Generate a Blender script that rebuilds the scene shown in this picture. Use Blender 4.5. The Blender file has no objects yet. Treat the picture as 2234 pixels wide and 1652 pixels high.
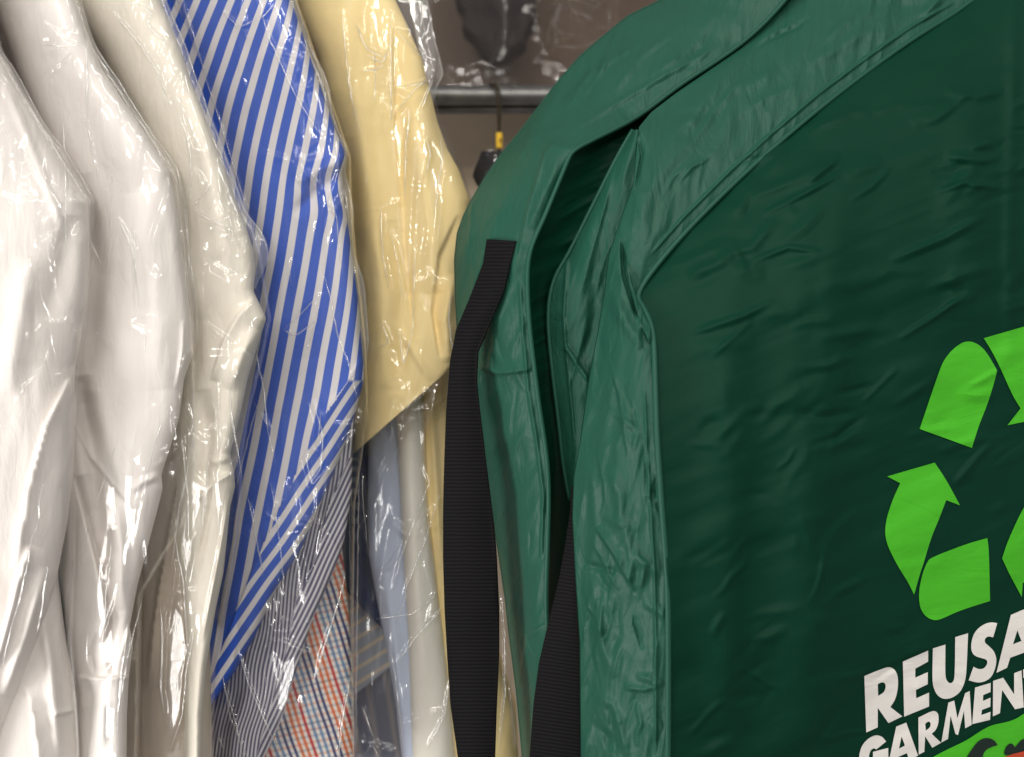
import bpy, math, random
import numpy as np
from mathutils import Vector

# ------------------------------------------------------------------ camera, light
SC = bpy.context.scene
COL = SC.collection
W0, H0 = 2233.0, 1652.0
FW = 0.92                     # metres of width seen at one metre
S = FW / W0
CAMZ = 1.45

cam = bpy.data.cameras.new('camera'); camo = bpy.data.objects.new('camera', cam)
COL.objects.link(camo); SC.camera = camo
cam.sensor_width = 36; cam.lens = 36 / FW
camo.location = (0, 0, CAMZ); camo.rotation_euler = (math.radians(90), 0, 0)
cam.clip_start = 0.02; cam.clip_end = 60
cam.dof.use_dof = True; cam.dof.focus_distance = 0.99; cam.dof.aperture_fstop = 4.0

wd = bpy.data.worlds.new('World'); SC.world = wd; wd.use_nodes = True
bg = wd.node_tree.nodes['Background']
bg.inputs[0].default_value = (1.0, 0.965, 0.945, 1); bg.inputs[1].default_value = 0.37

def lamp(name, loc, target, sx, sy, power, col):
    l = bpy.data.lights.new(name, 'AREA'); l.shape = 'RECTANGLE'; l.size = sx; l.size_y = sy
    l.energy = power; l.color = col
    o = bpy.data.objects.new(name, l); COL.objects.link(o)
    o.location = loc
    d = Vector(target) - Vector(loc)
    o.rotation_euler = d.to_track_quat('-Z', 'Y').to_euler()
    return o
WARM = (1.0, 0.955, 0.89)
# ceiling fluorescent fixtures of the shop, near and far behind the camera
lamp('ceiling_tube_light', (-0.25, 0.15, CAMZ + 1.25), (-0.1, 1.0, CAMZ), 1.5, 0.10, 13, WARM)
lamp('ceiling_tube_light', (-0.9, -1.6, CAMZ + 1.3), (0, 1.0, CAMZ), 1.5, 0.10, 28, WARM)
lamp('ceiling_tube_light', (1.0, -2.6, CAMZ + 1.3), (0, 1.0, CAMZ), 1.5, 0.10, 28, WARM)
lamp('ceiling_tube_light', (-1.4, -4.6, CAMZ + 1.3), (0, 1.0, CAMZ), 1.5, 0.14, 48, WARM)
lamp('ceiling_tube_light', (1.0, -0.6, CAMZ + 1.3), (-0.1, 1.0, CAMZ), 1.5, 0.10, 11, WARM)  # extra fixture, added to lighten the shaded right edges of the shirts
# unseen fill lamp added on the left to overexpose the leftmost white shirt
lamp('left_fill_light', (-0.98, 0.48, CAMZ - 0.34), (-0.42, 0.92, CAMZ - 0.26), 0.30, 0.40, 12.5, (1, 0.98, 0.95))

SC.view_settings.view_transform = 'Standard'; SC.view_settings.look = 'None'
SC.view_settings.exposure = -0.12; SC.view_settings.gamma = 1.0
SC.view_settings.use_curve_mapping = False
SC.render.engine = 'CYCLES'
cy = SC.cycles
cy.use_denoising = True
cy.max_bounces = 8; cy.transparent_max_bounces = 40; cy.diffuse_bounces = 4; cy.glossy_bounces = 3
cy.caustics_reflective = False; cy.caustics_refractive = False
cy.sample_clamp_indirect = 4

# ------------------------------------------------------------------ helpers
def mk(px, py, d):
    """photo measure + distance -> world point arrays"""
    return np.stack([(px - W0 / 2) * S * d, d, CAMZ + (H0 / 2 - py) * S * d], -1)

def link(name, verts, faces, mat, parent=None, uv=None, smooth=True):
    me = bpy.data.meshes.new(name)
    me.from_pydata(verts.tolist() if hasattr(verts, 'tolist') else verts, [], faces)
    if smooth: me.polygons.foreach_set('use_smooth', [True] * len(me.polygons))
    if uv is not None:
        lay = me.uv_layers.new(name='UVMap')
        idx = np.empty(len(me.loops), dtype=np.int32); me.loops.foreach_get('vertex_index', idx)
        lay.data.foreach_set('uv', np.asarray(uv, dtype=np.float32)[idx].ravel())
    me.materials.append(mat); me.update()
    o = bpy.data.objects.new(name, me); COL.objects.link(o)
    if parent is not None:
        o.parent = parent
        o.matrix_parent_inverse = Vector((0, 0, 0)) and parent.matrix_world.inverted() if False else o.matrix_parent_inverse
        o.location = -parent.location
    return o

def thing(name, label, cat, loc=(0, 0, 0), group=None):
    o = bpy.data.objects.new(name, None); COL.objects.link(o); o.location = loc
    o.empty_display_size = 0.05
    o['label'] = label; o['category'] = cat
    if group: o['group'] = group
    return o

def tag(o, label, cat, group=None):
    o['label'] = label; o['category'] = cat
    if group: o['group'] = group
    return o

# --- numpy noise
def vnoise(x, y, seed):
    rs = np.random.RandomState(seed); T = rs.rand(256, 256)
    xi = np.floor(x).astype(int); yi = np.floor(y).astype(int)
    fx = x - xi; fy = y - yi
    fx = fx * fx * fx * (fx * (fx * 6 - 15) + 10); fy = fy * fy * fy * (fy * (fy * 6 - 15) + 10)
    a = T[xi % 256, yi % 256]; b = T[(xi + 1) % 256, yi % 256]
    c = T[xi % 256, (yi + 1) % 256]; d = T[(xi + 1) % 256, (yi + 1) % 256]
    return (a * (1 - fx) + b * fx) * (1 - fy) + (c * (1 - fx) + d * fx) * fy - 0.5

def rot(px, py, deg):
    a = math.radians(deg); c, s = math.cos(a), math.sin(a)
    return px * c + py * s, -px * s + py * c

def fbm(x, y, seed, o=3):
    r = 0; a = 1.0
    for i in range(o):
        r = r + a * vnoise(x * 2 ** i + 17 * i, y * 2 ** i + 5 * i, seed + i); a *= 0.5
    return r

def ridged(x, y, seed):
    return 1 - 2 * np.abs(vnoise(x, y, seed)) * 2

def pdist(px, py, pts):
    """signed distance (positive on the right of travel) and fraction along a polyline"""
    pts = np.asarray(pts, float)
    seg = np.diff(pts, axis=0); L = np.hypot(seg[:, 0], seg[:, 1]); cum = np.concatenate([[0], np.cumsum(L)])
    best = np.full(px.shape, 1e9); sd = np.zeros(px.shape); fr = np.zeros(px.shape)
    for i in range(len(seg)):
        ux, uy = seg[i] / max(L[i], 1e-6)
        rx, ry = px - pts[i, 0], py - pts[i, 1]
        t = np.clip(rx * ux + ry * uy, 0, L[i])
        dx, dy = rx - ux * t, ry - uy * t
        d = np.hypot(dx, dy); m = d < best
        best = np.where(m, d, best); sd = np.where(m, np.where(ux * dy - uy * dx > 0, 1, -1) * d, sd)
        fr = np.where(m, (cum[i] + t) / cum[-1], fr)
    return sd, fr

def taper(fr, e=0.25):
    return np.clip(np.minimum(fr, 1 - fr) / e, 0, 1) ** 0.7 if e > 0 else 1.0

# crease kinds: ('r', pts, width, amp[, taper])  soft ridge;  ('v', ...) sharp ridge;
# ('s', pts, width, amp[, taper]) one-sided fold: raised on the left of travel, falling softly
def creases(px, py, lst):
    z = np.zeros(px.shape)
    for c in lst:
        k, pts, w, a = c[:4]; e = c[4] if len(c) > 4 else 0.25
        p = np.asarray(pts, float); m = 4 * w + 8
        sel = (px > p[:, 0].min() - m) & (px < p[:, 0].max() + m) & (py > p[:, 1].min() - m) & (py < p[:, 1].max() + m)
        if not sel.any(): continue
        sd, fr = pdist(px[sel], py[sel], p); tp = taper(fr, e)
        if k == 'r': v = a * np.exp(-(sd / w) ** 2) * tp
        elif k == 'v': v = a * np.maximum(0, 1 - np.abs(sd) / w) * tp
        else:
            v = np.where(sd < 0, a * np.exp(sd / w), a * np.exp(-(sd / 3.5) ** 2)) * tp
        z[sel] += v
    return z            # metres towards the camera

def interp_rows(rows, n):
    R = np.asarray(rows, float)
    mid = np.stack([(R[:, 0] + R[:, 2]) / 2, (R[:, 1] + R[:, 3]) / 2], -1)
    L = np.hypot(*np.diff(R[:, :2], axis=0).T) + np.hypot(*np.diff(R[:, 2:4], axis=0).T)
    cum = np.concatenate([[0], np.cumsum(L)])
    u = np.linspace(0, cum[-1], n)
    return np.stack([np.interp(u, cum, R[:, k]) for k in range(R.shape[1])], -1)

def smooth1(a, k):
    if k <= 0: return a
    ker = np.hanning(2 * k + 3)[1:-1]; ker /= ker.sum()
    out = a.copy()
    for c in range(a.shape[1]):
        p = np.concatenate([2 * a[0, c] - a[k:0:-1, c], a[:, c], 2 * a[-1, c] - a[-2:-k - 2:-1, c]])
        out[:, c] = np.convolve(p, ker, 'valid')
    return out

GRID = {}
def loft(name, rows, mat, parent, d=1.0, dep=0.05, dR=None, mode='tube', back=None, disp=None, uvf=None,
         nx=90, step=3.4, sm=2, lift=0.0, thick=0.0, ddepth=None):
    """rows: (Lx, Ly, Rx, Ry[, dL, dR]); mode tube = rounded front, sheet = flat + bulge"""
    R0 = np.asarray(rows, float)
    n = int(max(np.hypot(*np.diff(R0[:, :2], axis=0).T).sum(), np.hypot(*np.diff(R0[:, 2:4], axis=0).T).sum()) / step) + 2
    R = smooth1(interp_rows(rows, n), sm)
    t = np.linspace(0, 1, nx)
    if mode == 'tube':
        th = np.pi * (0.75 * t + 0.25 * (0.5 - 0.5 * np.cos(np.pi * t)))
        f = (1 - np.cos(th)) / 2; bul = np.clip(np.sin(th), 0, 1) ** .62
    else:
        f = t; bul = np.sin(np.pi * t)
    px = R[:, 0:1] * (1 - f) + R[:, 2:3] * f
    py = R[:, 1:2] * (1 - f) + R[:, 3:4] * f
    if R.shape[1] >= 6: dd = R[:, 4:5] * (1 - f) + R[:, 5:6] * f
    else:
        dd = np.full(px.shape, d) if dR is None else (d * (1 - f) + dR * f) * np.ones(px.shape)
    dd = dd - dep * bul - lift
    if ddepth is not None: dd = dd + ddepth(px, py)
    if disp is not None:
        edge = np.clip(np.minimum(t, 1 - t) / 0.06, 0.0, 1)
        z = disp(px, py); dd = dd - z * (0.25 + 0.75 * edge)
    V = mk(px, py, dd)
    uv = np.stack(uvf(px, py), -1) if uvf else np.stack([px / 1000, -py / 1000], -1)
    nr = n; cols = nx
    if back is not None:
        b = np.array([back[0], back[1], 0.0])
        ex = np.stack([V[:, -1] + b * 0.06, V[:, -1] + b * 0.5, V[:, -1] + b, V[:, 0] + b, V[:, 0] + b * 0.5, V[:, 0] + b * 0.06], 1)
        V = np.concatenate([V, ex], 1)
        eu = np.concatenate([np.repeat(uv[:, -1:], 3, 1), np.repeat(uv[:, :1], 3, 1)], 1)
        eu = eu + np.array([0.013, 0.0]) * np.array([1, 4, 8, 8, 4, 1])[None, :, None]
        uv = np.concatenate([uv, eu], 1); cols = nx + 6
    idx = np.arange(nr * cols).reshape(nr, cols)
    if back is not None: idx = np.concatenate([idx, idx[:, :1]], 1)
    q = np.stack([idx[:-1, :-1], idx[1:, :-1], idx[1:, 1:], idx[:-1, 1:]], -1).reshape(-1, 4)
    faces = q.tolist()
    if back is not None:
        faces.append(list(range(cols))); faces.append(list(range((nr - 1) * cols, nr * cols))[::-1])
    o = link(name, V.reshape(-1, 3), faces, mat, parent, uv.reshape(-1, 2))
    GRID[o.name] = (px.ravel(), py.ravel(), dd.ravel())
    if thick:
        m = o.modifiers.new('thickness', 'SOLIDIFY'); m.thickness = thick; m.offset = -1
    return o

def pleats(cover, lst, seed=0, rr=(0.9, 1.9), mat='film_pleat'):
    """thin gathered folds of the film: slightly flattened threads of film lying on a cover"""
    gx, gy, gd = GRID[cover.name]; rs = random.Random(seed); VV = []; FF = []; base_i = 0
    for c in lst:
        p = np.asarray(c[1], float)
        n = max(6, int(np.hypot(*np.diff(p, axis=0).T).sum() / 7))
        u = np.linspace(0, len(p) - 1, n)
        q = smooth1(np.stack([np.interp(u, np.arange(len(p)), p[:, k]) for k in (0, 1)], -1), 2)
        q = q + 2.2 * np.stack([vnoise(np.arange(n) * .45, np.full(n, 3.3 + seed), seed + 5), vnoise(np.arange(n) * .45, np.full(n, 9.1), seed + 6)], -1)
        dd = np.empty(n)
        for i in range(n):
            k = np.argmin((gx - q[i, 0]) ** 2 + (gy - q[i, 1]) ** 2); dd[i] = gd[k]
        dd = smooth1(dd[:, None], 2)[:, 0] - .0012
        C3 = mk(q[:, 0], q[:, 1], dd)
        T = np.gradient(C3, axis=0); T /= np.linalg.norm(T, axis=1)[:, None] + 1e-9
        Nn = np.cross(T, np.array([0, 1.0, 0])); Nn /= np.linalg.norm(Nn, axis=1)[:, None] + 1e-9
        Bn = np.cross(T, Nn)
        r0 = rs.uniform(*rr) * S
        rad = r0 * np.clip(np.minimum(np.linspace(0, 1, n), np.linspace(1, 0, n)) / .2, .15, 1) * (1 + .9 * vnoise(np.arange(n) * .6, np.full(n, 1.7), seed + 11))
        a = np.linspace(0, 2 * np.pi, 6, endpoint=False)
        V = C3[:, None] + rad[:, None, None] * (Nn[:, None] * np.cos(a)[None, :, None] + .7 * Bn[:, None] * np.sin(a)[None, :, None])
        idx = np.arange(n * 6).reshape(n, 6) + base_i; idx = np.concatenate([idx, idx[:, :1]], 1)
        FF += np.stack([idx[:-1, :-1], idx[:-1, 1:], idx[1:, 1:], idx[1:, :-1]], -1).reshape(-1, 4).tolist()
        VV.append(V.reshape(-1, 3)); base_i += n * 6
    import bmesh                       # the folds belong to the film: they join its own mesh
    me = cover.data; me.materials.append(M[mat])
    bm = bmesh.new(); bm.from_mesh(me)
    vs = [bm.verts.new(v) for v in np.concatenate(VV)]
    for f in FF:
        fc = bm.faces.new([vs[i] for i in f]); fc.material_index = 1; fc.smooth = True
    bm.to_mesh(me); bm.free(); me.update()

def tubeline(name, pts3, r, mat, parent, seg=8, sub=4, closed=False):
    P = np.asarray(pts3, float)
    n = (len(P) - 1) * sub + 1
    u = np.linspace(0, len(P) - 1, n)
    Q = np.stack([np.interp(u, np.arange(len(P)), P[:, k]) for k in range(3)], -1)
    if n > 6: Q = smooth1(Q, min(3, n // 3))
    T = np.gradient(Q, axis=0); T /= np.linalg.norm(T, axis=1)[:, None] + 1e-9
    ref = np.array([0, 1.0, 0]) if abs(T[:, 1]).mean() < 0.8 else np.array([1.0, 0, 0])
    N = np.cross(T, ref); N /= np.linalg.norm(N, axis=1)[:, None] + 1e-9
    B = np.cross(T, N)
    a = np.linspace(0, 2 * np.pi, seg, endpoint=False)
    V = Q[:, None] + r * (N[:, None] * np.cos(a)[None, :, None] + B[:, None] * np.sin(a)[None, :, None])
    idx = np.arange(n * seg).reshape(n, seg); idx = np.concatenate([idx, idx[:, :1]], 1)
    q = np.stack([idx[:-1, :-1], idx[:-1, 1:], idx[1:, 1:], idx[1:, :-1]], -1).reshape(-1, 4).tolist()
    q.append(list(range(seg))[::-1]); q.append(list(range((n - 1) * seg, n * seg)))
    return link(name, V.reshape(-1, 3), q, mat, parent)

# ------------------------------------------------------------------ materials
def newmat(name):
    m = bpy.data.materials.new(name); m.use_nodes = True
    nt = m.node_tree; nt.nodes.clear()
    out = nt.nodes.new('ShaderNodeOutputMaterial')
    return m, nt, out
def N(nt, t, **kw):
    n = nt.nodes.new(t)
    for k, v in kw.items():
        if k.startswith('i_'):
            key = k[2:]; key = int(key) if key.isdigit() else key.replace('_', ' ')
            n.inputs[key].default_value = v
        else: setattr(n, k, v)
    return n
def uvnode(nt): return N(nt, 'ShaderNodeUVMap', uv_map='UVMap').outputs[0]
def mapping(nt, src, scale=(1, 1, 1), rotz=0):
    mp = N(nt, 'ShaderNodeMapping'); mp.inputs['Scale'].default_value = scale
    mp.inputs['Rotation'].default_value = (0, 0, rotz); nt.links.new(src, mp.inputs[0]); return mp.outputs[0]
def ramp(nt, fac, stops, interp='LINEAR'):
    r = N(nt, 'ShaderNodeValToRGB'); cr = r.color_ramp; cr.interpolation = interp
    while len(cr.elements) > 1: cr.elements.remove(cr.elements[-1])
    cr.elements[0].position = stops[0][0]; cr.elements[0].color = (*stops[0][1], 1)
    for p, c in stops[1:]:
        e = cr.elements.new(p); e.color = (*c, 1)
    nt.links.new(fac, r.inputs[0]); return r.outputs[0]
def mathn(nt, op, a, b=None):
    n = N(nt, 'ShaderNodeMath', operation=op)
    for i, v in enumerate((a, b)):
        if v is None: continue
        if isinstance(v, (int, float)): n.inputs[i].default_value = v
        else: nt.links.new(v, n.inputs[i])
    return n.outputs[0]
def mixc(nt, a, b, fac, mode='MIX'):
    n = N(nt, 'ShaderNodeMix', data_type='RGBA', blend_type=mode)
    for k, v in ((6, a), (7, b)):
        if isinstance(v, tuple): n.inputs[k].default_value = (*v, 1)
        else: nt.links.new(v, n.inputs[k])
    if isinstance(fac, (int, float)): n.inputs[0].default_value = fac
    else: nt.links.new(fac, n.inputs[0])
    return n.outputs[2]
def finish_cloth(nt, out, color, rough=0.85, weave=900, wstr=0.12, wr=(30, 12, 1), wrs=0.0, sheen=0.0, wrot=0.0, spec=0.25):
    p = N(nt, 'ShaderNodeBsdfPrincipled'); p.inputs['Roughness'].default_value = rough
    p.inputs['Specular IOR Level'].default_value = spec
    if sheen: p.inputs['Sheen Weight'].default_value = sheen
    uv = uvnode(nt)
    if isinstance(color, tuple):
        nz = N(nt, 'ShaderNodeTexNoise', i_Scale=9.0, i_Detail=5.0); nt.links.new(uv, nz.inputs[0])
        color = mixc(nt, tuple(c * 0.93 for c in color), tuple(min(1, c * 1.05) for c in color), nz.outputs[0])
    nt.links.new(color, p.inputs['Base Color'])
    nz1 = N(nt, 'ShaderNodeTexNoise', i_Scale=float(weave), i_Detail=2.0); nt.links.new(uv, nz1.inputs[0])
    b1 = N(nt, 'ShaderNodeBump', i_Strength=wstr, i_Distance=0.0006); nt.links.new(nz1.outputs[0], b1.inputs['Height'])
    last = b1
    if wrs:
        nz2 = N(nt, 'ShaderNodeTexNoise', i_Scale=1.0, i_Detail=4.0, i_Distortion=0.6)
        nt.links.new(mapping(nt, uv, wr, wrot), nz2.inputs[0])
        rr = mathn(nt, 'ABSOLUTE', mathn(nt, 'SUBTRACT', nz2.outputs[0], 0.5))
        b2 = N(nt, 'ShaderNodeBump', i_Strength=wrs, i_Distance=0.012); nt.links.new(rr, b2.inputs['Height'])
        nt.links.new(b1.outputs[0], b2.inputs['Normal']); last = b2
    nt.links.new(last.outputs[0], p.inputs['Normal']); nt.links.new(p.outputs[0], out.inputs[0])
    return p
def cloth(name, col, **kw):
    m, nt, out = newmat(name); finish_cloth(nt, out, col, **kw); return m

M = {}
M['white'] = cloth('white_cotton', (0.76, 0.715, 0.68), wr=(30, 9, 1), wrs=0.17)
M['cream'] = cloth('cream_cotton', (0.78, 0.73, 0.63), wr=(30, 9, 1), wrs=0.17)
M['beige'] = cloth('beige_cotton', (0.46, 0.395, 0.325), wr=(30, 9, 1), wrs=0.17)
M['offwhite'] = cloth('offwhite_cotton', (0.86, 0.83, 0.73), wr=(16, 4, 1), wrs=0.08)
M['yellow'] = cloth('yellow_cotton', (0.84, 0.66, 0.31), wr=(14, 5, 1), wrs=0.12)
M['lightblue'] = cloth('light_blue_cotton', (0.52, 0.59, 0.74), wr=(14, 5, 1), wrs=0.12)
M['navy'] = cloth('navy_cotton', (0.025, 0.04, 0.10))
M['darkcoat'] = cloth('dark_wool', (0.026, 0.019, 0.019))
M['black'] = cloth('black_cloth', (0.012, 0.012, 0.014))

def stripes(name, stops, **kw):
    m, nt, out = newmat(name)
    sx = N(nt, 'ShaderNodeSeparateXYZ'); nt.links.new(uvnode(nt), sx.inputs[0])
    c = ramp(nt, mathn(nt, 'FRACT', sx.outputs[0]), stops)
    finish_cloth(nt, out, c, **kw); return m
BLU = (0.032, 0.092, 0.45); WHS = (0.60, 0.58, 0.60)
M['bluestripe'] = stripes('blue_striped_cotton', [(0, BLU), (0.53, BLU), (0.57, WHS), (0.96, WHS), (1.0, BLU)], weave=60, wstr=0.1)
M['finestripe'] = stripes('fine_striped_cotton', [(0, (0.10, 0.095, 0.17)), (0.40, (0.10, 0.095, 0.17)), (0.56, (0.68, 0.66, 0.70)), (0.88, (0.68, 0.66, 0.70)), (1.0, (0.10, 0.095, 0.17))], weave=60, wstr=0.1)
M['creamstripe'] = stripes('cream_striped_grey_cotton', [(0, (0.46, 0.51, 0.58)), (0.62, (0.46, 0.51, 0.58)), (0.72, (0.80, 0.70, 0.52)), (0.9, (0.80, 0.70, 0.52)), (1.0, (0.46, 0.51, 0.58))], weave=60)
M['greystripe'] = stripes('blurred_grey_striped_cotton', [(0, (0.15, 0.17, 0.24)), (0.55, (0.18, 0.20, 0.27)), (0.75, (0.36, 0.34, 0.34)), (1.0, (0.15, 0.17, 0.24))], weave=60)

def checkmat():
    m, nt, out = newmat('red_blue_checked_cotton')
    sx = N(nt, 'ShaderNodeSeparateXYZ'); nt.links.new(uvnode(nt), sx.inputs[0])
    w = (0.92, 0.88, 0.84); red = (0.60, 0.045, 0.05); ora = (0.80, 0.22, 0.08); nav = (0.045, 0.06, 0.22); blu = (0.20, 0.33, 0.55)
    seq = [nav, ora, ora, red, blu, blu, nav]
    st = []; n = len(seq)
    for i, c in enumerate(seq):
        a = i / n; st += [(a + 0.01, w), (a + 0.04, c), (a + 0.082, c), (a + 0.11, w)]
    cu = ramp(nt, mathn(nt, 'FRACT', sx.outputs[0]), st)
    seq2 = [ora, blu, ora, nav, red, blu]; n = len(seq2); st = []
    for i, c in enumerate(seq2):
        a = i / n; st += [(a + 0.02, w), (a + 0.05, c), (a + 0.085, c), (a + 0.115, w)]
    cv = ramp(nt, mathn(nt, 'FRACT', sx.outputs[1]), st)
    cvm = mixc(nt, w, cv, 0.42)
    finish_cloth(nt, out, mixc(nt, cu, cvm, 1.0, 'MULTIPLY'), weave=60); return m
M['check'] = checkmat()

def plastic(name, haze=0.016, refl=1.5, rough=0.03, tint=(0.996, 0.995, 0.993), bs=0.10, sc=(60, 14, 1), cap=0.30, g2w=0.45):
    m, nt, out = newmat(name)
    uv = uvnode(nt)
    v = N(nt, 'ShaderNodeTexVoronoi', feature='F1', i_Scale=1.0); nt.links.new(mapping(nt, uv, sc), v.inputs['Vector'])
    nz = N(nt, 'ShaderNodeTexNoise', i_Scale=1.0, i_Detail=3.0, i_Distortion=0.8); nt.links.new(mapping(nt, uv, (sc[0] * .5, sc[1] * .5, 1)), nz.inputs[0])
    h = mathn(nt, 'ADD', mathn(nt, 'MULTIPLY', v.outputs[0], 0.35), nz.outputs[0])
    b = N(nt, 'ShaderNodeBump', i_Strength=bs, i_Distance=0.006); nt.links.new(h, b.inputs['Height'])
    fr = N(nt, 'ShaderNodeFresnel', i_IOR=1.45); nt.links.new(b.outputs[0], fr.inputs['Normal'])
    fac = mathn(nt, 'MINIMUM', mathn(nt, 'MULTIPLY', fr.outputs[0], refl), cap)
    gl = N(nt, 'ShaderNodeBsdfGlossy', i_Roughness=rough); nt.links.new(b.outputs[0], gl.inputs['Normal'])
    gl.inputs['Color'].default_value = (1, 1, 1, 1)
    tr = N(nt, 'ShaderNodeBsdfTransparent'); tr.inputs[0].default_value = (*tint, 1)
    df = N(nt, 'ShaderNodeBsdfDiffuse'); df.inputs[0].default_value = (0.8, 0.79, 0.78, 1)
    g2 = N(nt, 'ShaderNodeBsdfGlossy', i_Roughness=0.24); nt.links.new(b.outputs[0], g2.inputs['Normal'])
    gm = N(nt, 'ShaderNodeMixShader', i_0=g2w); nt.links.new(gl.outputs[0], gm.inputs[1]); nt.links.new(g2.outputs[0], gm.inputs[2])
    m1 = N(nt, 'ShaderNodeMixShader', i_0=haze); nt.links.new(tr.outputs[0], m1.inputs[1]); nt.links.new(df.outputs[0], m1.inputs[2])
    m2 = N(nt, 'ShaderNodeMixShader'); nt.links.new(fac, m2.inputs[0]); nt.links.new(m1.outputs[0], m2.inputs[1]); nt.links.new(gm.outputs[0], m2.inputs[2])
    nt.links.new(m2.outputs[0], out.inputs[0]); return m
M['film'] = plastic('clear_plastic_film')
M['film_edge'] = plastic('doubled_plastic_film', haze=0.15, refl=2.0, rough=0.06, bs=0.2, cap=0.5, tint=(0.96, 0.955, 0.95))
M['film_pleat'] = plastic('gathered_plastic_film', haze=0.10, refl=2.2, rough=0.10, bs=0.05, cap=0.5)
M['film_far'] = plastic('clear_plastic_film_crinkled', haze=0.012, refl=0.45, rough=0.05, g2w=0.0, bs=0.06, sc=(45, 45, 1))

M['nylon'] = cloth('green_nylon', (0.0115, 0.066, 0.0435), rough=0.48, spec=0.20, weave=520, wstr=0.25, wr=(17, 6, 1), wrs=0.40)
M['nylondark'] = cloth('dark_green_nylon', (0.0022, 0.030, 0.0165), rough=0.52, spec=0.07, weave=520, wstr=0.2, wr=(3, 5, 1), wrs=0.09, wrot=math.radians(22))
M['lime'] = cloth('lime_print', (0.055, 0.40, 0.014), rough=0.6, weave=420, wstr=0.3, wr=(4, 9, 1), wrs=0.30, wrot=math.radians(22))
M['whiteprint'] = cloth('white_print', (0.70, 0.68, 0.65), rough=0.6, weave=420, wstr=0.3, wr=(4, 9, 1), wrs=0.30, wrot=math.radians(22))
M['darkprint'] = cloth('dark_print', (0.008, 0.018, 0.014), rough=0.6)
M['redprint'] = cloth('red_print', (0.42, 0.05, 0.02), rough=0.6)
def webbing():
    m, nt, out = newmat('black_webbing')
    uv = uvnode(nt)
    wv = N(nt, 'ShaderNodeTexWave', wave_type='BANDS', bands_direction='Y', i_Scale=3.9, i_Distortion=1.4); nt.links.new(uv, wv.inputs[0])
    nz = N(nt, 'ShaderNodeTexNoise', i_Scale=420.0, i_Detail=2.0); nt.links.new(uv, nz.inputs[0])
    h = mathn(nt, 'ADD', mathn(nt, 'MULTIPLY', wv.outputs['Fac'], 0.9), mathn(nt, 'MULTIPLY', nz.outputs[0], 0.6))
    b = N(nt, 'ShaderNodeBump', i_Strength=0.15, i_Distance=0.0012); nt.links.new(h, b.inputs['Height'])
    p = N(nt, 'ShaderNodeBsdfPrincipled', i_Roughness=0.75); p.inputs['Specular IOR Level'].default_value = 0.05
    c = ramp(nt, h, [(0.2, (0.0035, 0.0033, 0.0036)), (1.0, (0.0085, 0.008, 0.009))])
    nt.links.new(c, p.inputs['Base Color']); nt.links.new(b.outputs[0], p.inputs['Normal']); nt.links.new(p.outputs[0], out.inputs[0]); return m
M['webbing'] = webbing()
def metal():
    m, nt, out = newmat('grey_painted_steel')
    p = N(nt, 'ShaderNodeBsdfPrincipled', i_Roughness=0.38, i_Metallic=0.6)
    g = N(nt, 'ShaderNodeNewGeometry')
    nz = N(nt, 'ShaderNodeTexNoise', i_Scale=60.0, i_Detail=4.0); nt.links.new(g.outputs['Position'], nz.inputs[0])
    nt.links.new(ramp(nt, nz.outputs[0], [(0.3, (0.10, 0.10, 0.098)), (0.7, (0.16, 0.16, 0.155))]), p.inputs['Base Color'])
    nt.links.new(p.outputs[0], out.inputs[0]); return m
M['metal'] = metal()
def wallmat(name, c1, c2, sc):
    m, nt, out = newmat(name)
    p = N(nt, 'ShaderNodeBsdfPrincipled', i_Roughness=0.8)
    g = N(nt, 'ShaderNodeNewGeometry')
    nz = N(nt, 'ShaderNodeTexNoise', i_Scale=sc, i_Detail=6.0); nt.links.new(g.outputs['Position'], nz.inputs[0])
    nt.links.new(ramp(nt, nz.outputs[0], [(0.35, c1), (0.65, c2)]), p.inputs['Base Color'])
    nt.links.new(p.outputs[0], out.inputs[0]); return m
M['beigewall'] = wallmat('beige_wall_paint', (0.42, 0.33, 0.24), (0.50, 0.40, 0.29), 6)
M['brownwall'] = wallmat('brown_board', (0.060, 0.040, 0.029), (0.105, 0.072, 0.052), 5)
M['yellowtag'] = cloth('yellow_tape', (0.80, 0.50, 0.04), rough=0.5)
M['cord'] = cloth('dark_cord', (0.03, 0.022, 0.012), rough=0.6)

# ------------------------------------------------------------------ setting
def box(name, x0, x1, y0, y1, z0, z1, mat, parent=None):
    v = np.array([[x, y, z] for x in (x0, x1) for y in (y0, y1) for z in (z0, z1)], float)
    f = [[0, 1, 3, 2], [4, 6, 7, 5], [0, 4, 5, 1], [2, 3, 7, 6], [0, 2, 6, 4], [1, 5, 7, 3]]
    return link(name, v, f, mat, parent, smooth=False)
w = box('back_wall', -3, 3, 2.3, 2.4, -0.2, 2.9, M['beigewall']); w['kind'] = 'structure'
zc = CAMZ + (826 - 205) * S * 1.9
w = box('upper_wall_board', -3, 3, 1.90, 1.93, zc, 2.9, M['brownwall']); w['kind'] = 'structure'

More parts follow.
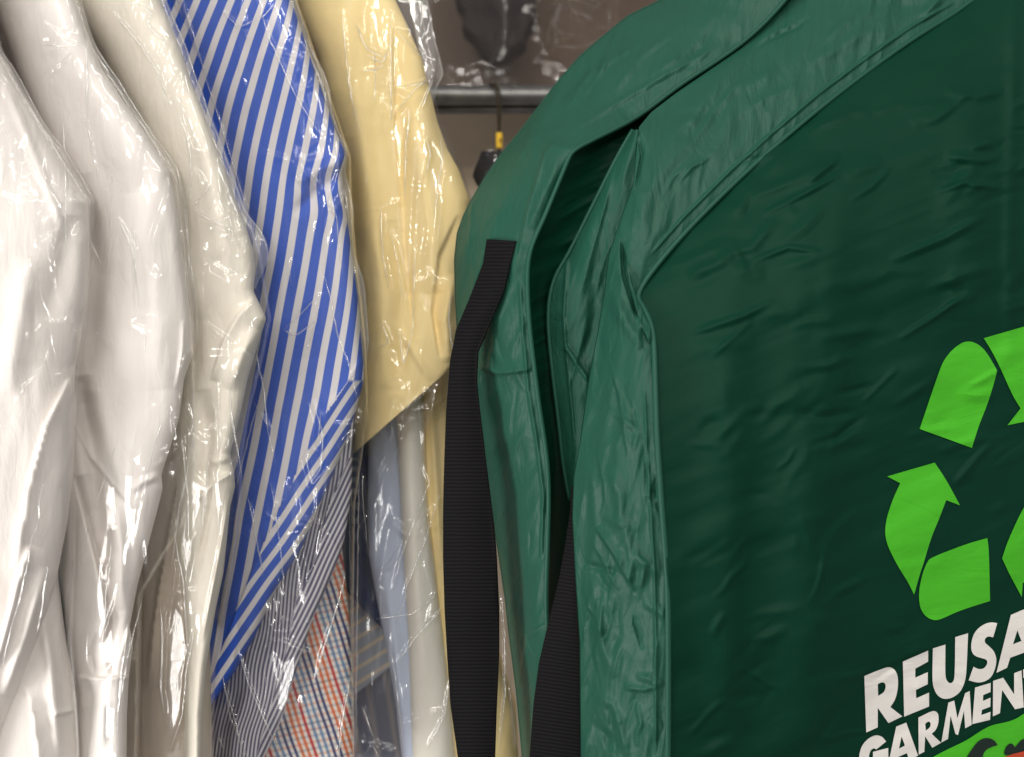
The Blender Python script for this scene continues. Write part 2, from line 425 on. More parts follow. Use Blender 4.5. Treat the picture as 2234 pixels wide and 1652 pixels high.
# ------------------------------------------------------------------ film crumple
def crumple(x0, x1, y0, y1, seed, n=60, stars=5, amp=0.0022, extra=(), vert=0.7):
    rs = random.Random(seed); lst = list(extra)
    for i in range(n):
        cx, cyy = rs.uniform(x0, x1), rs.uniform(y0, y1)
        if rs.random() < vert: a = rs.gauss(96, 9); L = rs.uniform(90, 420)
        else: a = rs.uniform(0, 180); L = rs.uniform(30, 110)
        a = math.radians(a); w_ = rs.uniform(5, 16)
        pts = []; x, y = cx - math.cos(a) * L / 2, cyy - math.sin(a) * L / 2
        k = 5
        for j in range(k + 1):
            pts.append((x, y)); b = a + rs.gauss(0, 0.13); x += math.cos(b) * L / k; y += math.sin(b) * L / k
        lst.append(('v', pts, w_, amp * rs.uniform(0.5, 1.5) * (1 if rs.random() < 0.7 else -1), 0.35))
    for i in range(int(stars * 1.2)):
        cx, cyy = rs.uniform(x0, x1), rs.uniform(y0, y1); a0 = rs.uniform(0, 6.28)
        for j in range(rs.randint(4, 7)):
            a = a0 + j * 0.8 + rs.gauss(0, 0.2); L = rs.uniform(35, 110)
            lst.append(('v', [(cx, cyy), (cx + math.cos(a) * L, cyy + math.sin(a) * L)], rs.uniform(7, 20), amp * rs.uniform(0.9, 2.2), 0.3))
    def f(px, py):
        z = creases(px, py, lst)
        z += 0.0020 * fbm(px / 110, py / 320, seed + 3, 2) + 0.0005 * ridged(px / 40, py / 160, seed + 9)
        return z
    return f

BACK = (-0.12, 0.20)
def nz(seed, a=0.004, sx=90, sy=260):
    return lambda px, py: a * fbm(px / sx, py / sy, seed, 3)

def wrinkles(x0, x1, y0, y1, seed, n, ang, sig, L, w, amp, kinds='vvr'):
    rs = random.Random(seed); out = []
    for i in range(n):
        x, y = rs.uniform(x0, x1), rs.uniform(y0, y1); a = math.radians(rs.gauss(ang, sig)); l = rs.uniform(*L); pts = []
        for j in range(5):
            pts.append((x, y)); b = a + rs.gauss(0, .16); x += math.cos(b) * l / 4; y += math.sin(b) * l / 4
        out.append((rs.choice(kinds), pts, rs.uniform(*w), rs.uniform(*amp) * (1 if rs.random() < .72 else -1), .4))
    return out

def RP(k):
    """a few more long loose folds hanging down each cover"""
    x0, x1, n = [(0, 150, 5), (140, 380, 6), (330, 500, 4), (480, 760, 5), (775, 985, 4)][k]
    rs = random.Random(900 + k); out = []
    for i in range(n):
        x, y = rs.uniform(x0, x1), rs.uniform(-50, 1300); L = rs.uniform(120, 380); lean = rs.gauss(.12 if y < 700 else -.12, .12)
        out.append(('v', [(x + lean * L * q + rs.gauss(0, 3), y + L * q) for q in (0, .25, .5, .75, 1)], 5, .003))
    return out

def shirt_disp(seed, lst, a=0.004, sx=90, sy=260):
    return lambda px, py: a * fbm(px / sx, py / sy, seed, 3) + creases(px, py, lst)

def R_rows(left, right, ys=None):
    """rows from edge polylines given as (x, y) lists"""
    L = np.array(left, float); Rr = np.array(right, float)
    ys = sorted(set(L[:, 1]) | set(Rr[:, 1]))
    return [(np.interp(y, L[:, 1], L[:, 0]), y, np.interp(y, Rr[:, 1], Rr[:, 0]), y) for y in ys]

def base(px, d): return tuple(mk(np.float64(px), np.float64(900), np.float64(d)))

# ------------------------------------------------------------------ white shirt 1 (far left)
t1 = thing('white_dress_shirt', 'overexposed white shirt in clear plastic, leftmost garment, cut off by the photo edge', 'shirt', base(40, .95), 'white shirts in clear plastic')
r1 = [(-60, -140), (-30, 0), (0, 118), (45, 200), (90, 275), (125, 330), (165, 395), (192, 440), (195, 525), (194, 575), (190, 650),
      (176, 740), (165, 800), (162, 926), (161, 1026), (146, 1146), (125, 1256), (105, 1326), (75, 1416), (45, 1500), (10, 1586), (-15, 1652), (-50, 1760)]
l1 = [(-330, -140), (-330, 1760)]
c1 = [('s', [(152, 826), (102, 926), (66, 1050), (52, 1130), (30, 1240)], 26, 0.010, 0.15),
      ('r', [(70, 560), (40, 700), (20, 860)], 26, 0.008), ('r', [(150, 470), (140, 560), (110, 700)], 20, -0.006),
      ('s', [(66, 1190), (40, 1270), (15, 1360), (-10, 1460)], 20, 0.012, 0.15),
      ('r', [(100, 1240), (60, 1380), (10, 1520)], 14, 0.010),
      ('v', [(10, 180), (60, 300), (120, 450), (145, 520)], 14, 0.004)]
loft('sleeve', R_rows(l1, r1), M['white'], t1, d=.93, dR=.957, dep=.050, back=BACK, disp=shirt_disp(1, c1), nx=110)
r1b = [(110, 1100), (125, 1200), (128, 1266), (145, 1400), (168, 1526), (171, 1600), (172, 1652), (175, 1760)]
c1b = [('s', [(60, 1500), (75, 1580), (90, 1700)], 16, 0.008), ('r', [(90, 1330), (110, 1450), (130, 1652)], 12, 0.008),
       ('s', [(115, 1560), (168, 1548)], 12, 0.006)]
loft('shirt_tail', R_rows([(-150, 1100), (-150, 1760)], r1b), M['white'], t1, d=.985, dep=.05, back=BACK, disp=shirt_disp(2, c1b), nx=80)
f1 = [(-50, -140), (-20, 0), (8, 110), (52, 195), (98, 270), (135, 328), (172, 392), (200, 440), (200, 600), (190, 720), (172, 830), (168, 1030), (165, 1260), (160, 1400), (172, 1560), (178, 1760)]
e1 = [('v', [(0, 125), (45, 205), (92, 280), (130, 340), (185, 430)], 6, 0.003), ('v', [(50, 320), (90, 390), (125, 440), (145, 480)], 6, 0.003)]
cov = loft('plastic_cover', R_rows([(-335, -140), (-335, 1760)], f1), M['film'], t1, d=.925, dR=.952, dep=.053, disp=crumple(-50, 200, 0, 1000, 11, 45, 5, extra=e1), lift=.010, nx=110)
pleats(cov, e1 + RP(0), 1)

# ------------------------------------------------------------------ white shirt 2
t2 = thing('white_dress_shirt', 'white shirt in plastic between the overexposed shirt and the elbow-bent cream shirt', 'shirt', base(260, 1.0), 'white shirts in clear plastic')
r2 = [(110, -140), (165, 0), (195, 90), (225, 155), (265, 215), (310, 280), (370, 375), (382, 430), (390, 480), (398, 550), (408, 625), (417, 700), (421, 770),
      (402, 826), (390, 916), (352, 1036), (355, 1066), (345, 1106), (320, 1201), (300, 1276), (283, 1366), (290, 1411), (281, 1476), (277, 1560), (276, 1652), (276, 1760)]
l2 = [(-60, -140), (20, 100), (90, 300), (140, 480), (140, 700), (120, 900), (110, 1100), (130, 1300), (160, 1500), (165, 1760)]
c2 = [('s', [(165, 930), (200, 1000), (250, 1060), (283, 1100), (282, 1140)], 30, 0.006, 0.3),
      ('s', [(165, 1040), (190, 1130), (215, 1230), (236, 1350), (228, 1440)], 26, -0.022, 0.2), ('r', [(178, 820), (190, 930), (215, 1080), (230, 1220)], 20, -0.016, .15), ('r', [(245, 1080), (262, 1200), (262, 1330)], 16, .008),
      ('r', [(195, 900), (225, 1010), (265, 1100)], 16, -0.008),
      ('r', [(180, 380), (215, 600), (195, 850)], 26, -0.010), ('r', [(300, 420), (330, 620), (350, 850)], 34, 0.006),
      ('s', [(290, 1476), (230, 1482), (165, 1478)], 16, 0.007, 0.05),
      ('v', [(352, 1036), (310, 1052), (285, 1072)], 12, 0.004), ('v', [(345, 1110), (320, 1240), (280, 1380), (262, 1440)], 7, 0.004),
      ('r', [(215, 1380), (200, 1430), (210, 1475)], 8, -0.006), ('r', [(250, 1400), (240, 1440), (246, 1475)], 7, -0.005),
      ('r', [(225, 1500), (220, 1640)], 12, 0.006), ('v', [(400, 700), (398, 760), (385, 850)], 8, .004)]
loft('sleeve', R_rows(l2, r2), M['white'], t2, d=1.010, dR=.985, dep=.042, back=BACK, disp=shirt_disp(21, c2), nx=110)
f2 = [(118, -140), (172, 0), (203, 90), (235, 155), (277, 215), (322, 280), (378, 370), (392, 430), (399, 480), (406, 550), (414, 625), (424, 700), (428, 900), (425, 1100), (310, 1300), (306, 1500), (300, 1760)]
e2 = [('v', [(185, 60), (190, 170), (188, 250), (205, 350), (225, 430)], 6, 0.004), ('v', [(255, 470), (290, 545), (292, 670)], 6, 0.004),
      ('v', [(282, 697), (340, 690)], 6, .004), ('v', [(285, 700), (320, 725), (315, 770)], 6, .003), ('v', [(280, 1360), (265, 1460), (256, 1560), (254, 1640)], 6, 0.005),
      ('v', [(360, 900), (330, 990), (310, 1090), (290, 1200)], 6, 0.003), ('v', [(90, 100), (185, 100)], 6, .003), ('v', [(110, 155), (180, 95)], 6, .003)]
cov = loft('plastic_cover', R_rows([(-65, -140), (15, 100), (85, 300), (135, 480), (125, 900), (105, 1100), (160, 1500), (160, 1760)], f2), M['film'], t2, d=1.005, dR=.98, dep=.045, disp=crumple(100, 420, 0, 1652, 22, 40, 6, extra=e2), lift=.011, nx=110)
pleats(cov, e2 + RP(1), 2)

# ------------------------------------------------------------------ white shirt 3
t3 = thing('white_dress_shirt', 'cream white shirt in plastic with a sharp elbow bend touching the blue striped shirt', 'shirt', base(450, 1.05), 'white shirts in clear plastic')
r3 = [(310, -140), (350, 0), (370, 50), (395, 110), (415, 175), (440, 235), (470, 310), (495, 380), (515, 440), (540, 505), (553, 550), (556, 590), (553, 636),
      (581, 695), (566, 740), (540, 826), (525, 901), (502, 991), (510, 1026), (513, 1061), (502, 1106), (487, 1251), (470, 1330), (460, 1391), (450, 1450), (440, 1560), (436, 1760)]
l3 = [(60, -140), (140, 0), (220, 120), (300, 270), (350, 400), (370, 600), (380, 760), (370, 900), (370, 1000), (380, 1200), (400, 1400), (400, 1760)]
c3 = [('s', [(555, 650), (520, 690), (490, 740), (462, 830)], 32, 0.009, 0.2), ('r', [(560, 720), (530, 770), (500, 850)], 16, 0.010),
      ('v', [(460, 1010), (500, 1000)], 10, .006), ('s', [(510, 1030), (470, 1050), (430, 1090)], 20, 0.010, 0.15),
      ('v', [(500, 1080), (480, 1200), (455, 1330), (440, 1400)], 8, 0.005), ('r', [(440, 850), (455, 960), (440, 1100)], 18, -0.010),
      ('r', [(300, 250), (380, 480), (420, 700)], 20, 0.010), ('r', [(420, 200), (470, 420), (500, 600)], 25, 0.006),
      ('v', [(470, 1000), (460, 1100), (430, 1250)], 10, -.005)]
loft('sleeve', R_rows(l3, r3), M['cream'], t3, d=1.045, dR=1.02, dep=.042, back=BACK, disp=shirt_disp(31, c3), nx=100)
r3b = [(420, 820), (430, 1000), (445, 1200), (458, 1400), (463, 1652), (463, 1760)]
c3b = [('s', [(420, 900), (380, 1100), (345, 1300), (320, 1500)], 24, .012, .15), ('r', [(400, 1250), (395, 1450), (380, 1640)], 16, .010), ('s', [(430, 1300), (425, 1470), (410, 1640)], 14, .008, .15)]
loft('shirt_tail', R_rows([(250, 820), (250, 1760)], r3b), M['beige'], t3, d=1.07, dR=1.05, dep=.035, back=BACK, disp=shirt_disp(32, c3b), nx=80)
f3 = [(318, -140), (360, 0), (405, 110), (428, 175), (455, 235), (485, 310), (510, 380), (533, 440), (556, 505), (572, 560), (580, 620), (592, 695), (575, 780), (545, 900), (530, 1000), (528, 1080), (515, 1200), (490, 1350), (470, 1450), (466, 1760)]
e3 = [('v', [(230, 10), (300, 90), (345, 160), (372, 240)], 7, 0.004), ('v', [(395, 255), (415, 330), (418, 400), (415, 440)], 7, .004),
      ('v', [(300, 10), (330, 30), (320, 55), (372, 105)], 7, .004), ('v', [(420, 455), (460, 400)], 7, .004), ('v', [(420, 460), (500, 500)], 7, .004), ('v', [(455, 500), (500, 470), (510, 520)], 7, .004),
      ('v', [(475, 830), (478, 900), (482, 980), (480, 1030)], 6, .005), ('v', [(395, 950), (410, 1080), (412, 1180)], 5, .004), ('v', [(375, 1140), (400, 1270), (410, 1420)], 5, .005),
      ('v', [(425, 1370), (405, 1470), (398, 1560), (370, 1640)], 6, .006), ('v', [(350, 1320), (355, 1400), (350, 1500), (360, 1560)], 8, .006),
      ('v', [(490, 1080), (480, 1170), (462, 1280), (440, 1380)], 5, .004)]
cov = loft('plastic_cover', R_rows([(55, -140), (135, 0), (215, 120), (295, 270), (345, 400), (370, 760), (340, 950), (310, 1200), (300, 1760)], f3), M['film'], t3, d=1.040, dR=1.015, dep=.045, disp=crumple(280, 560, 0, 1652, 33, 45, 9, extra=e3), lift=.012, nx=110)
pleats(cov, e3 + RP(2), 3)

# ------------------------------------------------------------------ blue striped shirt
t4 = thing('striped_dress_shirt', 'royal blue and white wide striped shirt in clear plastic', 'shirt', base(620, 1.1))
r4 = [(590, -140), (635, 0), (660, 75), (690, 165), (720, 250), (735, 295), (750, 325), (753, 345), (745, 380), (750, 440), (760, 500), (770, 575), (780, 645), (786, 725), (793, 800),
      (794, 826), (775, 901), (745, 991), (705, 1086), (660, 1191), (600, 1291), (555, 1391), (515, 1461), (470, 1526), (430, 1580)]
l4 = [(250, -140), (300, 0), (350, 120), (400, 250), (430, 400), (450, 600), (440, 800), (410, 1000), (400, 1200), (400, 1400), (400, 1580)]
mit = np.array([(800, 760), (760, 830), (710, 905), (625, 1076), (557, 1226), (527, 1296), (480, 1426), (440, 1530)], float)
YY = np.arange(-200, 1800, 2.0)
SL = np.interp(YY, [-200, 0, 100, 200, 300, 420, 550, 700, 1000, 1400], [-.46, -.42, -.34, -.27, -.22, -.13, -.16, -.19, -.20, -.16])
XX = np.concatenate([[0], np.cumsum(SL[:-1] * 2.0)])
def s_up(px, py):
    kink = 13 * np.exp(-((py - 395) / 42) ** 2) * np.clip((px - 610) / 120, 0, 1) - 9 * np.exp(-((py - 470) / 30) ** 2) * np.clip((px - 660) / 90, 0, 1)
    kink = kink + 5 * vnoise(px / 120, py / 110, 77)
    e = np.interp(py, [p[1] for p in r4], [p[0] for p in r4]) - px
    return (px + kink + 14 * np.exp(-np.clip(e, 0, 400) / 26) - np.interp(py, YY, XX)) / 37.5
def chevron(mitre, sfun, u, px, py, wob=0):
    n = np.array([-u[1], u[0]]); n = n if n[0] > 0 else -n
    ym = np.linspace(mitre[0, 1], mitre[-1, 1], 200); xm = np.interp(ym, mitre[:, 1], mitre[:, 0])
    q = xm * n[0] + ym * n[1]; sm = sfun(xm, ym)
    k = np.polyfit(q, sm, 1)
    Q = px * n[0] + py * n[1] + wob
    low = np.polyval(k, Q)
    side = px > np.interp(py, mitre[:, 1], mitre[:, 0])
    side &= py > mitre[0, 1]
    return np.where(side, low, sfun(px, py))
def uv4(px, py):
    s = chevron(mit[1:], s_up, (.56, -.83), px, py, 8 * vnoise(px / 130, py / 130, 5))
    return s, -py / 40
c4 = [('s', [(790, 780), (712, 902), (627, 1076), (559, 1226), (482, 1426)], 16, 0.004, 0.1),
      ('r', [(745, 385), (700, 410), (640, 470)], 14, -0.006), ('r', [(752, 350), (700, 365), (650, 400)], 14, 0.005),
      ('v', [(760, 500), (720, 440)], 12, .004), ('r', [(560, 300), (600, 600), (580, 900)], 40, 0.006), ('r', [(700, 250), (690, 500), (720, 760)], 25, -0.005),
      ('r', [(500, 1000), (480, 1200), (460, 1400)], 20, -.008)]
loft('shirt_body', R_rows(l4, r4), M['bluestripe'], t4, d=1.115, dR=1.075, dep=.040, back=BACK, disp=shirt_disp(41, c4), uvf=uv4, nx=130, sm=1)
f4 = [(600, -140), (648, 0), (675, 75), (705, 165), (735, 250), (765, 340), (768, 440), (778, 560), (790, 660), (800, 760), (803, 900), (790, 1000), (775, 1100), (772, 1300), (774, 1760)]
e4 = [('v', [(390, -20), (420, 70), (455, 190), (500, 330), (545, 480), (565, 570)], 5, .006, .05), ('v', [(378, -20), (440, 180), (500, 370), (545, 510)], 5, -.004, .05), ('v', [(560, 0), (590, 90), (640, 200), (700, 300)], 5, .004), ('v', [(480, 20), (520, 60), (570, 40), (600, 10)], 6, .005),
      ('v', [(630, 560), (634, 620)], 6, .006), ('v', [(620, 720), (660, 680), (700, 640)], 7, .006), ('v', [(620, 720), (640, 735), (690, 700)], 7, .005), ('v', [(695, 640), (690, 700), (670, 760)], 6, .004),
      ('v', [(680, 870), (705, 950), (700, 1020), (675, 1060)], 7, .007), ('v', [(665, 990), (680, 1060), (715, 1020)], 7, .006), ('v', [(700, 900), (690, 980)], 8, .006),
      ('v', [(555, 880), (590, 940)], 6, .004), ('v', [(590, 1050), (610, 1180), (622, 1300)], 5, .004), ('v', [(515, 1410), (545, 1500), (590, 1600), (625, 1680)], 5, .007),
      ('v', [(480, 1440), (490, 1500), (515, 1580), (535, 1680)], 5, .007), ('v', [(470, 1660), (475, 1600), (490, 1640)], 6, .006), ('v', [(540, 1080), (560, 1180), (575, 1260)], 5, .004),
      ('v', [(755, 1250), (730, 1340), (700, 1430), (690, 1490)], 5, .006), ('v', [(765, 1470), (745, 1580), (735, 1680)], 5, .005), ('v', [(470, 1380), (500, 1560), (560, 1700)], 5, .004)]
cov = loft('plastic_cover', R_rows([(325, -140), (365, 0), (420, 120), (470, 250), (500, 400), (515, 700), (470, 1000), (450, 1300), (446, 1760)], f4), M['film'], t4, d=1.108, dR=1.068, dep=.044, disp=crumple(400, 790, 0, 1652, 44, 40, 8, extra=e4), lift=.013, nx=130)
pleats(cov, e4 + RP(3), 4)

# ------------------------------------------------------------------ fine striped shirt
t5 = thing('striped_dress_shirt', 'finely striped grey and navy shirt hanging below the hem of the blue striped shirt', 'shirt', base(640, 1.14))
r5 = [(780, 850), (768, 976), (767, 1076), (753, 1166), (741, 1211), (726, 1251), (701, 1306), (680, 1356), (658, 1426), (640, 1481), (615, 1566), (590, 1626), (572, 1660), (520, 1760)]
l5 = [(600, 850), (560, 1000), (500, 1200), (455, 1400), (440, 1550), (440, 1760)]
mit5 = np.array([(760, 1000), (738, 1060), (713, 1113), (686, 1225), (646, 1309), (625, 1414), (598, 1516), (568, 1618), (540, 1720)], float)
def s5(px, py): return (px + 0.16 * py + 9 * vnoise(px / 90, py / 90, 61) + 4 * np.sin(py / 60.)) / 8.2
def uv5(px, py): return chevron(mit5, s5, (.42, -.91), px, py, 5 * vnoise(px / 90, py / 110, 62)), -py / 40
c5 = [('s', [(760, 1000), (713, 1113), (686, 1225), (646, 1309), (625, 1414), (598, 1516), (568, 1618)], 14, .005, .1), ('r', [(560, 1420), (520, 1560), (500, 1700)], 18, .008), ('r', [(640, 1300), (560, 1450), (480, 1600)], 16, -.006)]
loft('shirt_body', R_rows(l5, r5), M['finestripe'], t5, d=1.14, dR=1.12, dep=.025, back=BACK, disp=shirt_disp(51, c5), uvf=uv5, nx=110, step=2.6)

# ------------------------------------------------------------------ checked shirt
t6 = thing('checked_dress_shirt', 'red, orange and blue checked shirt showing at the bottom beside the fine stripes', 'shirt', base(720, 1.17))
def uv6(px, py):
    w_ = 4 * vnoise(px / 80, py / 80, 66)
    return (px - 0.33 * py + w_) / 98.0, (py + 0.22 * px + w_) / 84.0
loft('shirt_body', R_rows([(640, 1120), (560, 1400), (480, 1760)], [(735, 1120), (748, 1215), (757, 1300), (766, 1400), (771, 1520), (773, 1760)]), M['check'], t6, d=1.185, dep=.03, back=BACK,
     disp=shirt_disp(61, [('r', [(700, 1320), (690, 1480), (650, 1640)], 22, .006), ('s', [(765, 1330), (768, 1600)], 10, -.004)]), uvf=uv6, nx=90, step=2.8)

# ------------------------------------------------------------------ yellow shirt
t7 = thing('yellow_dress_shirt', 'pale yellow shirt in crinkled clear plastic beside the green garment bags', 'shirt', base(880, 1.17))
y7 = [(600, -140, 815, -140), (640, 0, 862, 0), (660, 60, 890, 60), (690, 130, 920, 130), (705, 200, 942, 215), (722, 260, 955, 270), (735, 310, 975, 325), (742, 360, 1000, 370), (748, 420, 1024, 435), (754, 500, 1032, 520), (758, 570, 1030, 600),
      (762, 660, 1022, 680), (764, 760, 1010, 730), (766, 860, 1004, 770), (768, 940, 998, 788), (771, 990, 990, 797)]
c7 = [('r', [(745, 20), (790, 300), (830, 600), (840, 850)], 24, .010), ('s', [(860, 60), (866, 300), (880, 520), (900, 740)], 26, -.007, .15), ('r', [(910, 200), (930, 420), (950, 640)], 26, .010),
      ('s', [(1000, 470), (960, 560), (945, 680), (960, 780)], 24, -.008, .2), ('r', [(990, 600), (970, 700), (980, 790)], 14, .008), ('r', [(760, 300), (775, 560), (785, 900)], 16, -.008), ('r', [(850, 480), (880, 640), (870, 860)], 18, -.006),
      ('v', [(860, 700), (940, 830)], 12, .003)]
loft('shirt_front', y7, M['yellow'], t7, d=1.165, dR=1.155, dep=.042, back=(-.03, .2), disp=shirt_disp(71, c7), nx=120)
loft('shirt_tail', R_rows([(905, 780), (915, 900), (920, 1100), (930, 1250), (935, 1760)], [(1010, 780), (1010, 1000), (1040, 1300), (1125, 1560), (1135, 1760)]), M['yellow'], t7, d=1.215, dep=.02, back=(0, .05),
     disp=shirt_disp(72, [('r', [(940, 880), (950, 1050), (962, 1240)], 10, .008), ('s', [(930, 880), (935, 1100), (955, 1260)], 8, .005)]), nx=60)
f7 = [(880, -140), (953, 0), (956, 80), (957, 150), (948, 200), (958, 250), (976, 290), (1004, 350), (1030, 440), (1040, 560), (1040, 900), (1085, 1100), (1100, 1265), (1112, 1378), (1122, 1492), (1132, 1600), (1140, 1760)]
e7 = [('v', [(745, 20), (760, 180), (785, 300)], 5, .004), ('v', [(775, 50), (800, 110), (845, 130)], 6, .006), ('v', [(800, 120), (835, 140), (848, 105)], 6, .005), ('v', [(790, 155), (820, 155), (840, 140)], 6, .004),
      ('v', [(852, 20), (852, 200), (855, 280)], 5, .005), ('v', [(895, 240), (885, 320), (882, 450)], 7, .008), ('v', [(860, 60), (900, 110), (930, 130), (945, 165)], 6, .005), ('v', [(950, 160), (900, 200), (855, 260)], 6, .006),
      ('v', [(945, 170), (920, 240)], 6, .005), ('v', [(940, 180), (880, 190)], 6, .005), ('v', [(830, 450), (835, 560), (850, 640)], 8, .006), ('v', [(850, 500), (870, 580), (880, 680)], 8, .006), ('v', [(830, 700), (850, 750), (820, 760)], 9, .007), ('v', [(870, 720), (880, 800), (905, 700)], 7, .006),
      ('v', [(925, 390), (940, 340), (930, 300)], 5, .004), ('v', [(905, 540), (900, 740)], 5, .004),
      ('v', [(790, 1030), (792, 1100), (803, 1210)], 4, .006), ('v', [(918, 1010), (938, 1050), (910, 1120), (880, 1200), (855, 1290)], 4, .007), ('v', [(960, 1080), (930, 1170), (880, 1300)], 4, .007),
      ('v', [(965, 1330), (915, 1380), (862, 1450)], 4, .008), ('v', [(960, 1290), (900, 1340), (820, 1350)], 4, .006), ('v', [(810, 1620), (830, 1660)], 5, .006), ('v', [(790, 1540), (815, 1610)], 5, .006),
      ('v', [(760, 1000), (765, 1300), (768, 1650)], 4, .006), ('v', [(783, 1000), (780, 1250), (776, 1650)], 4, .005), ('v', [(858, 1440), (872, 1560), (880, 1650)], 4, .005),
      ('v', [(985, 1480), (970, 1560), (930, 1640)], 6, .007), ('v', [(1092, 1265), (1100, 1380), (1102, 1500), (1090, 1640)], 5, .007), ('v', [(1110, 1480), (1115, 1540), (1125, 1640)], 6, .007)]
cov = loft('plastic_cover', R_rows([(590, -140), (632, 0), (690, 130), (730, 290), (745, 420), (752, 600), (758, 800), (765, 1000), (768, 1760)], f7), M['film'], t7, d=1.15, dR=1.14, dep=.044, disp=crumple(760, 1000, 0, 1652, 71, 34, 8, extra=e7), lift=.014, nx=140)
pleats(cov, e7 + RP(4), 5)

# flat doubled margins of film standing off the sleeves
def film_edge(edge, width, parent, d0, y0, y1, seed):
    E = np.array(edge, float); ys = np.arange(y0, y1, 12.0)
    rows = []
    for i, y in enumerate(ys):
        x = np.interp(y, E[:, 1], E[:, 0]); w_ = width * (.75 + .9 * float(vnoise(np.float64(y / 90), np.float64(seed), seed))) * min(1, (i + 1) / 6, (len(ys) - i) / 6)
        rows.append((x - 10, y, x + max(3, w_), y - 6))
    o = loft('film_margin', rows, M['film_edge'], None, d=d0, dR=d0 + .004, dep=.002, mode='sheet', nx=16, disp=lambda px, py: .003 * fbm(px / 30, py / 70, seed, 2))
    pleats(o, [('v', [(q[2] - 3, q[3]) for q in rows], 4, 0), ('v', [(.55 * q[2] + .45 * q[0], q[1]) for q in rows[3:-3]], 4, 0)], seed, rr=(.8, 1.4))
    o.parent = parent
    o.location = (0, 0, 0)
COVERS = {o.parent.name: o for o in COL.objects if o.name.startswith('plastic_cover') and o.parent}
film_edge(r3, 30, COVERS[t3.name], 1.022, -60, 640, 501)
film_edge(r2, 16, COVERS[t2.name], .985, -60, 820, 502)
film_edge(r1, 14, COVERS[t1.name], .955, 80, 560, 503)
film_edge([(855, -140), (900, 0), (925, 120), (925, 200), (940, 240)], 52, COVERS[t7.name], 1.15, -80, 235, 504)
film_edge(r4, 16, COVERS[t4.name], 1.078, -60, 820, 505)

# ------------------------------------------------------------------ shirts seen low between
t8 = thing('blue_dress_shirt', 'plain pale blue shirt hanging below the yellow hem', 'shirt', base(840, 1.2))
loft('shirt_body', R_rows([(790, 820), (804, 966), (801, 1096), (804, 1212), (818, 1289), (833, 1366), (847, 1434), (862, 1530), (876, 1652), (884, 1760)], [(885, 820), (890, 1000), (895, 1241), (905, 1385), (915, 1530), (920, 1760)]), M['lightblue'], t8, d=1.235, dep=.025, back=(.0, .05),
     disp=shirt_disp(81, [('s', [(880, 1180), (850, 1230), (810, 1260)], 16, .006), ('r', [(840, 1250), (860, 1400), (880, 1600)], 12, .006), ('r', [(825, 1000), (830, 1160)], 12, .004)]), nx=60)
t9 = thing('white_cotton_shirt', 'smooth off-white rolled shirt between the pale blue shirt and the black strap', 'shirt', base(920, 1.2))
loft('shirt_body', R_rows([(858, 800), (864, 908), (873, 1096), (881, 1241), (890, 1385), (895, 1530), (900, 1652), (905, 1760)], [(920, 800), (923, 870), (928, 975), (939, 1144), (954, 1265), (968, 1380), (982, 1500), (996, 1652), (1005, 1760)]), M['offwhite'], t9, d=1.215, dep=.035, back=(.0, .05),
     disp=shirt_disp(91, [('r', [(890, 920), (900, 1200), (925, 1500)], 16, .004)], a=.002), nx=70)
t10 = thing('navy_dress_shirt', 'dark navy shirt glimpsed between the checked shirt and the pale blue shirt', 'shirt', base(800, 1.27))
loft('shirt_body', [(735, 950, 830, 950), (740, 1080, 835, 1100), (745, 1200, 840, 1200), (752, 1270, 846, 1300), (755, 1290, 850, 1390)], M['navy'], t10, d=1.28, dep=.025, back=(.0, .05), disp=shirt_disp(101, [('s', [(760, 1160), (800, 1130), (830, 1150)], 14, .006)]), nx=50)
t11 = thing('striped_dress_shirt', 'pale grey blue shirt with cream stripes under the dark navy shirt', 'shirt', base(815, 1.3))
loft('shirt_body', [(755, 1240, 860, 1240), (758, 1350, 862, 1340), (762, 1450, 864, 1400), (765, 1522, 870, 1440)], M['creamstripe'], t11, d=1.31, dep=.02, back=(.0, .05), disp=nz(111, .003), uvf=lambda px, py: ((py + .62 * px) / 33, -px / 40), nx=50)
t12 = thing('striped_dress_shirt', 'dim grey blue striped shirt below the cream striped one at the bottom edge', 'shirt', base(820, 1.34))
loft('shirt_body', R_rows([(750, 1380), (750, 1760)], [(885, 1380), (900, 1760)]), M['greystripe'], t12, d=1.36, dep=.02, back=(.0, .05), disp=nz(121, .004), uvf=lambda px, py: ((px - .15 * py) / 42, -py / 40), nx=50)

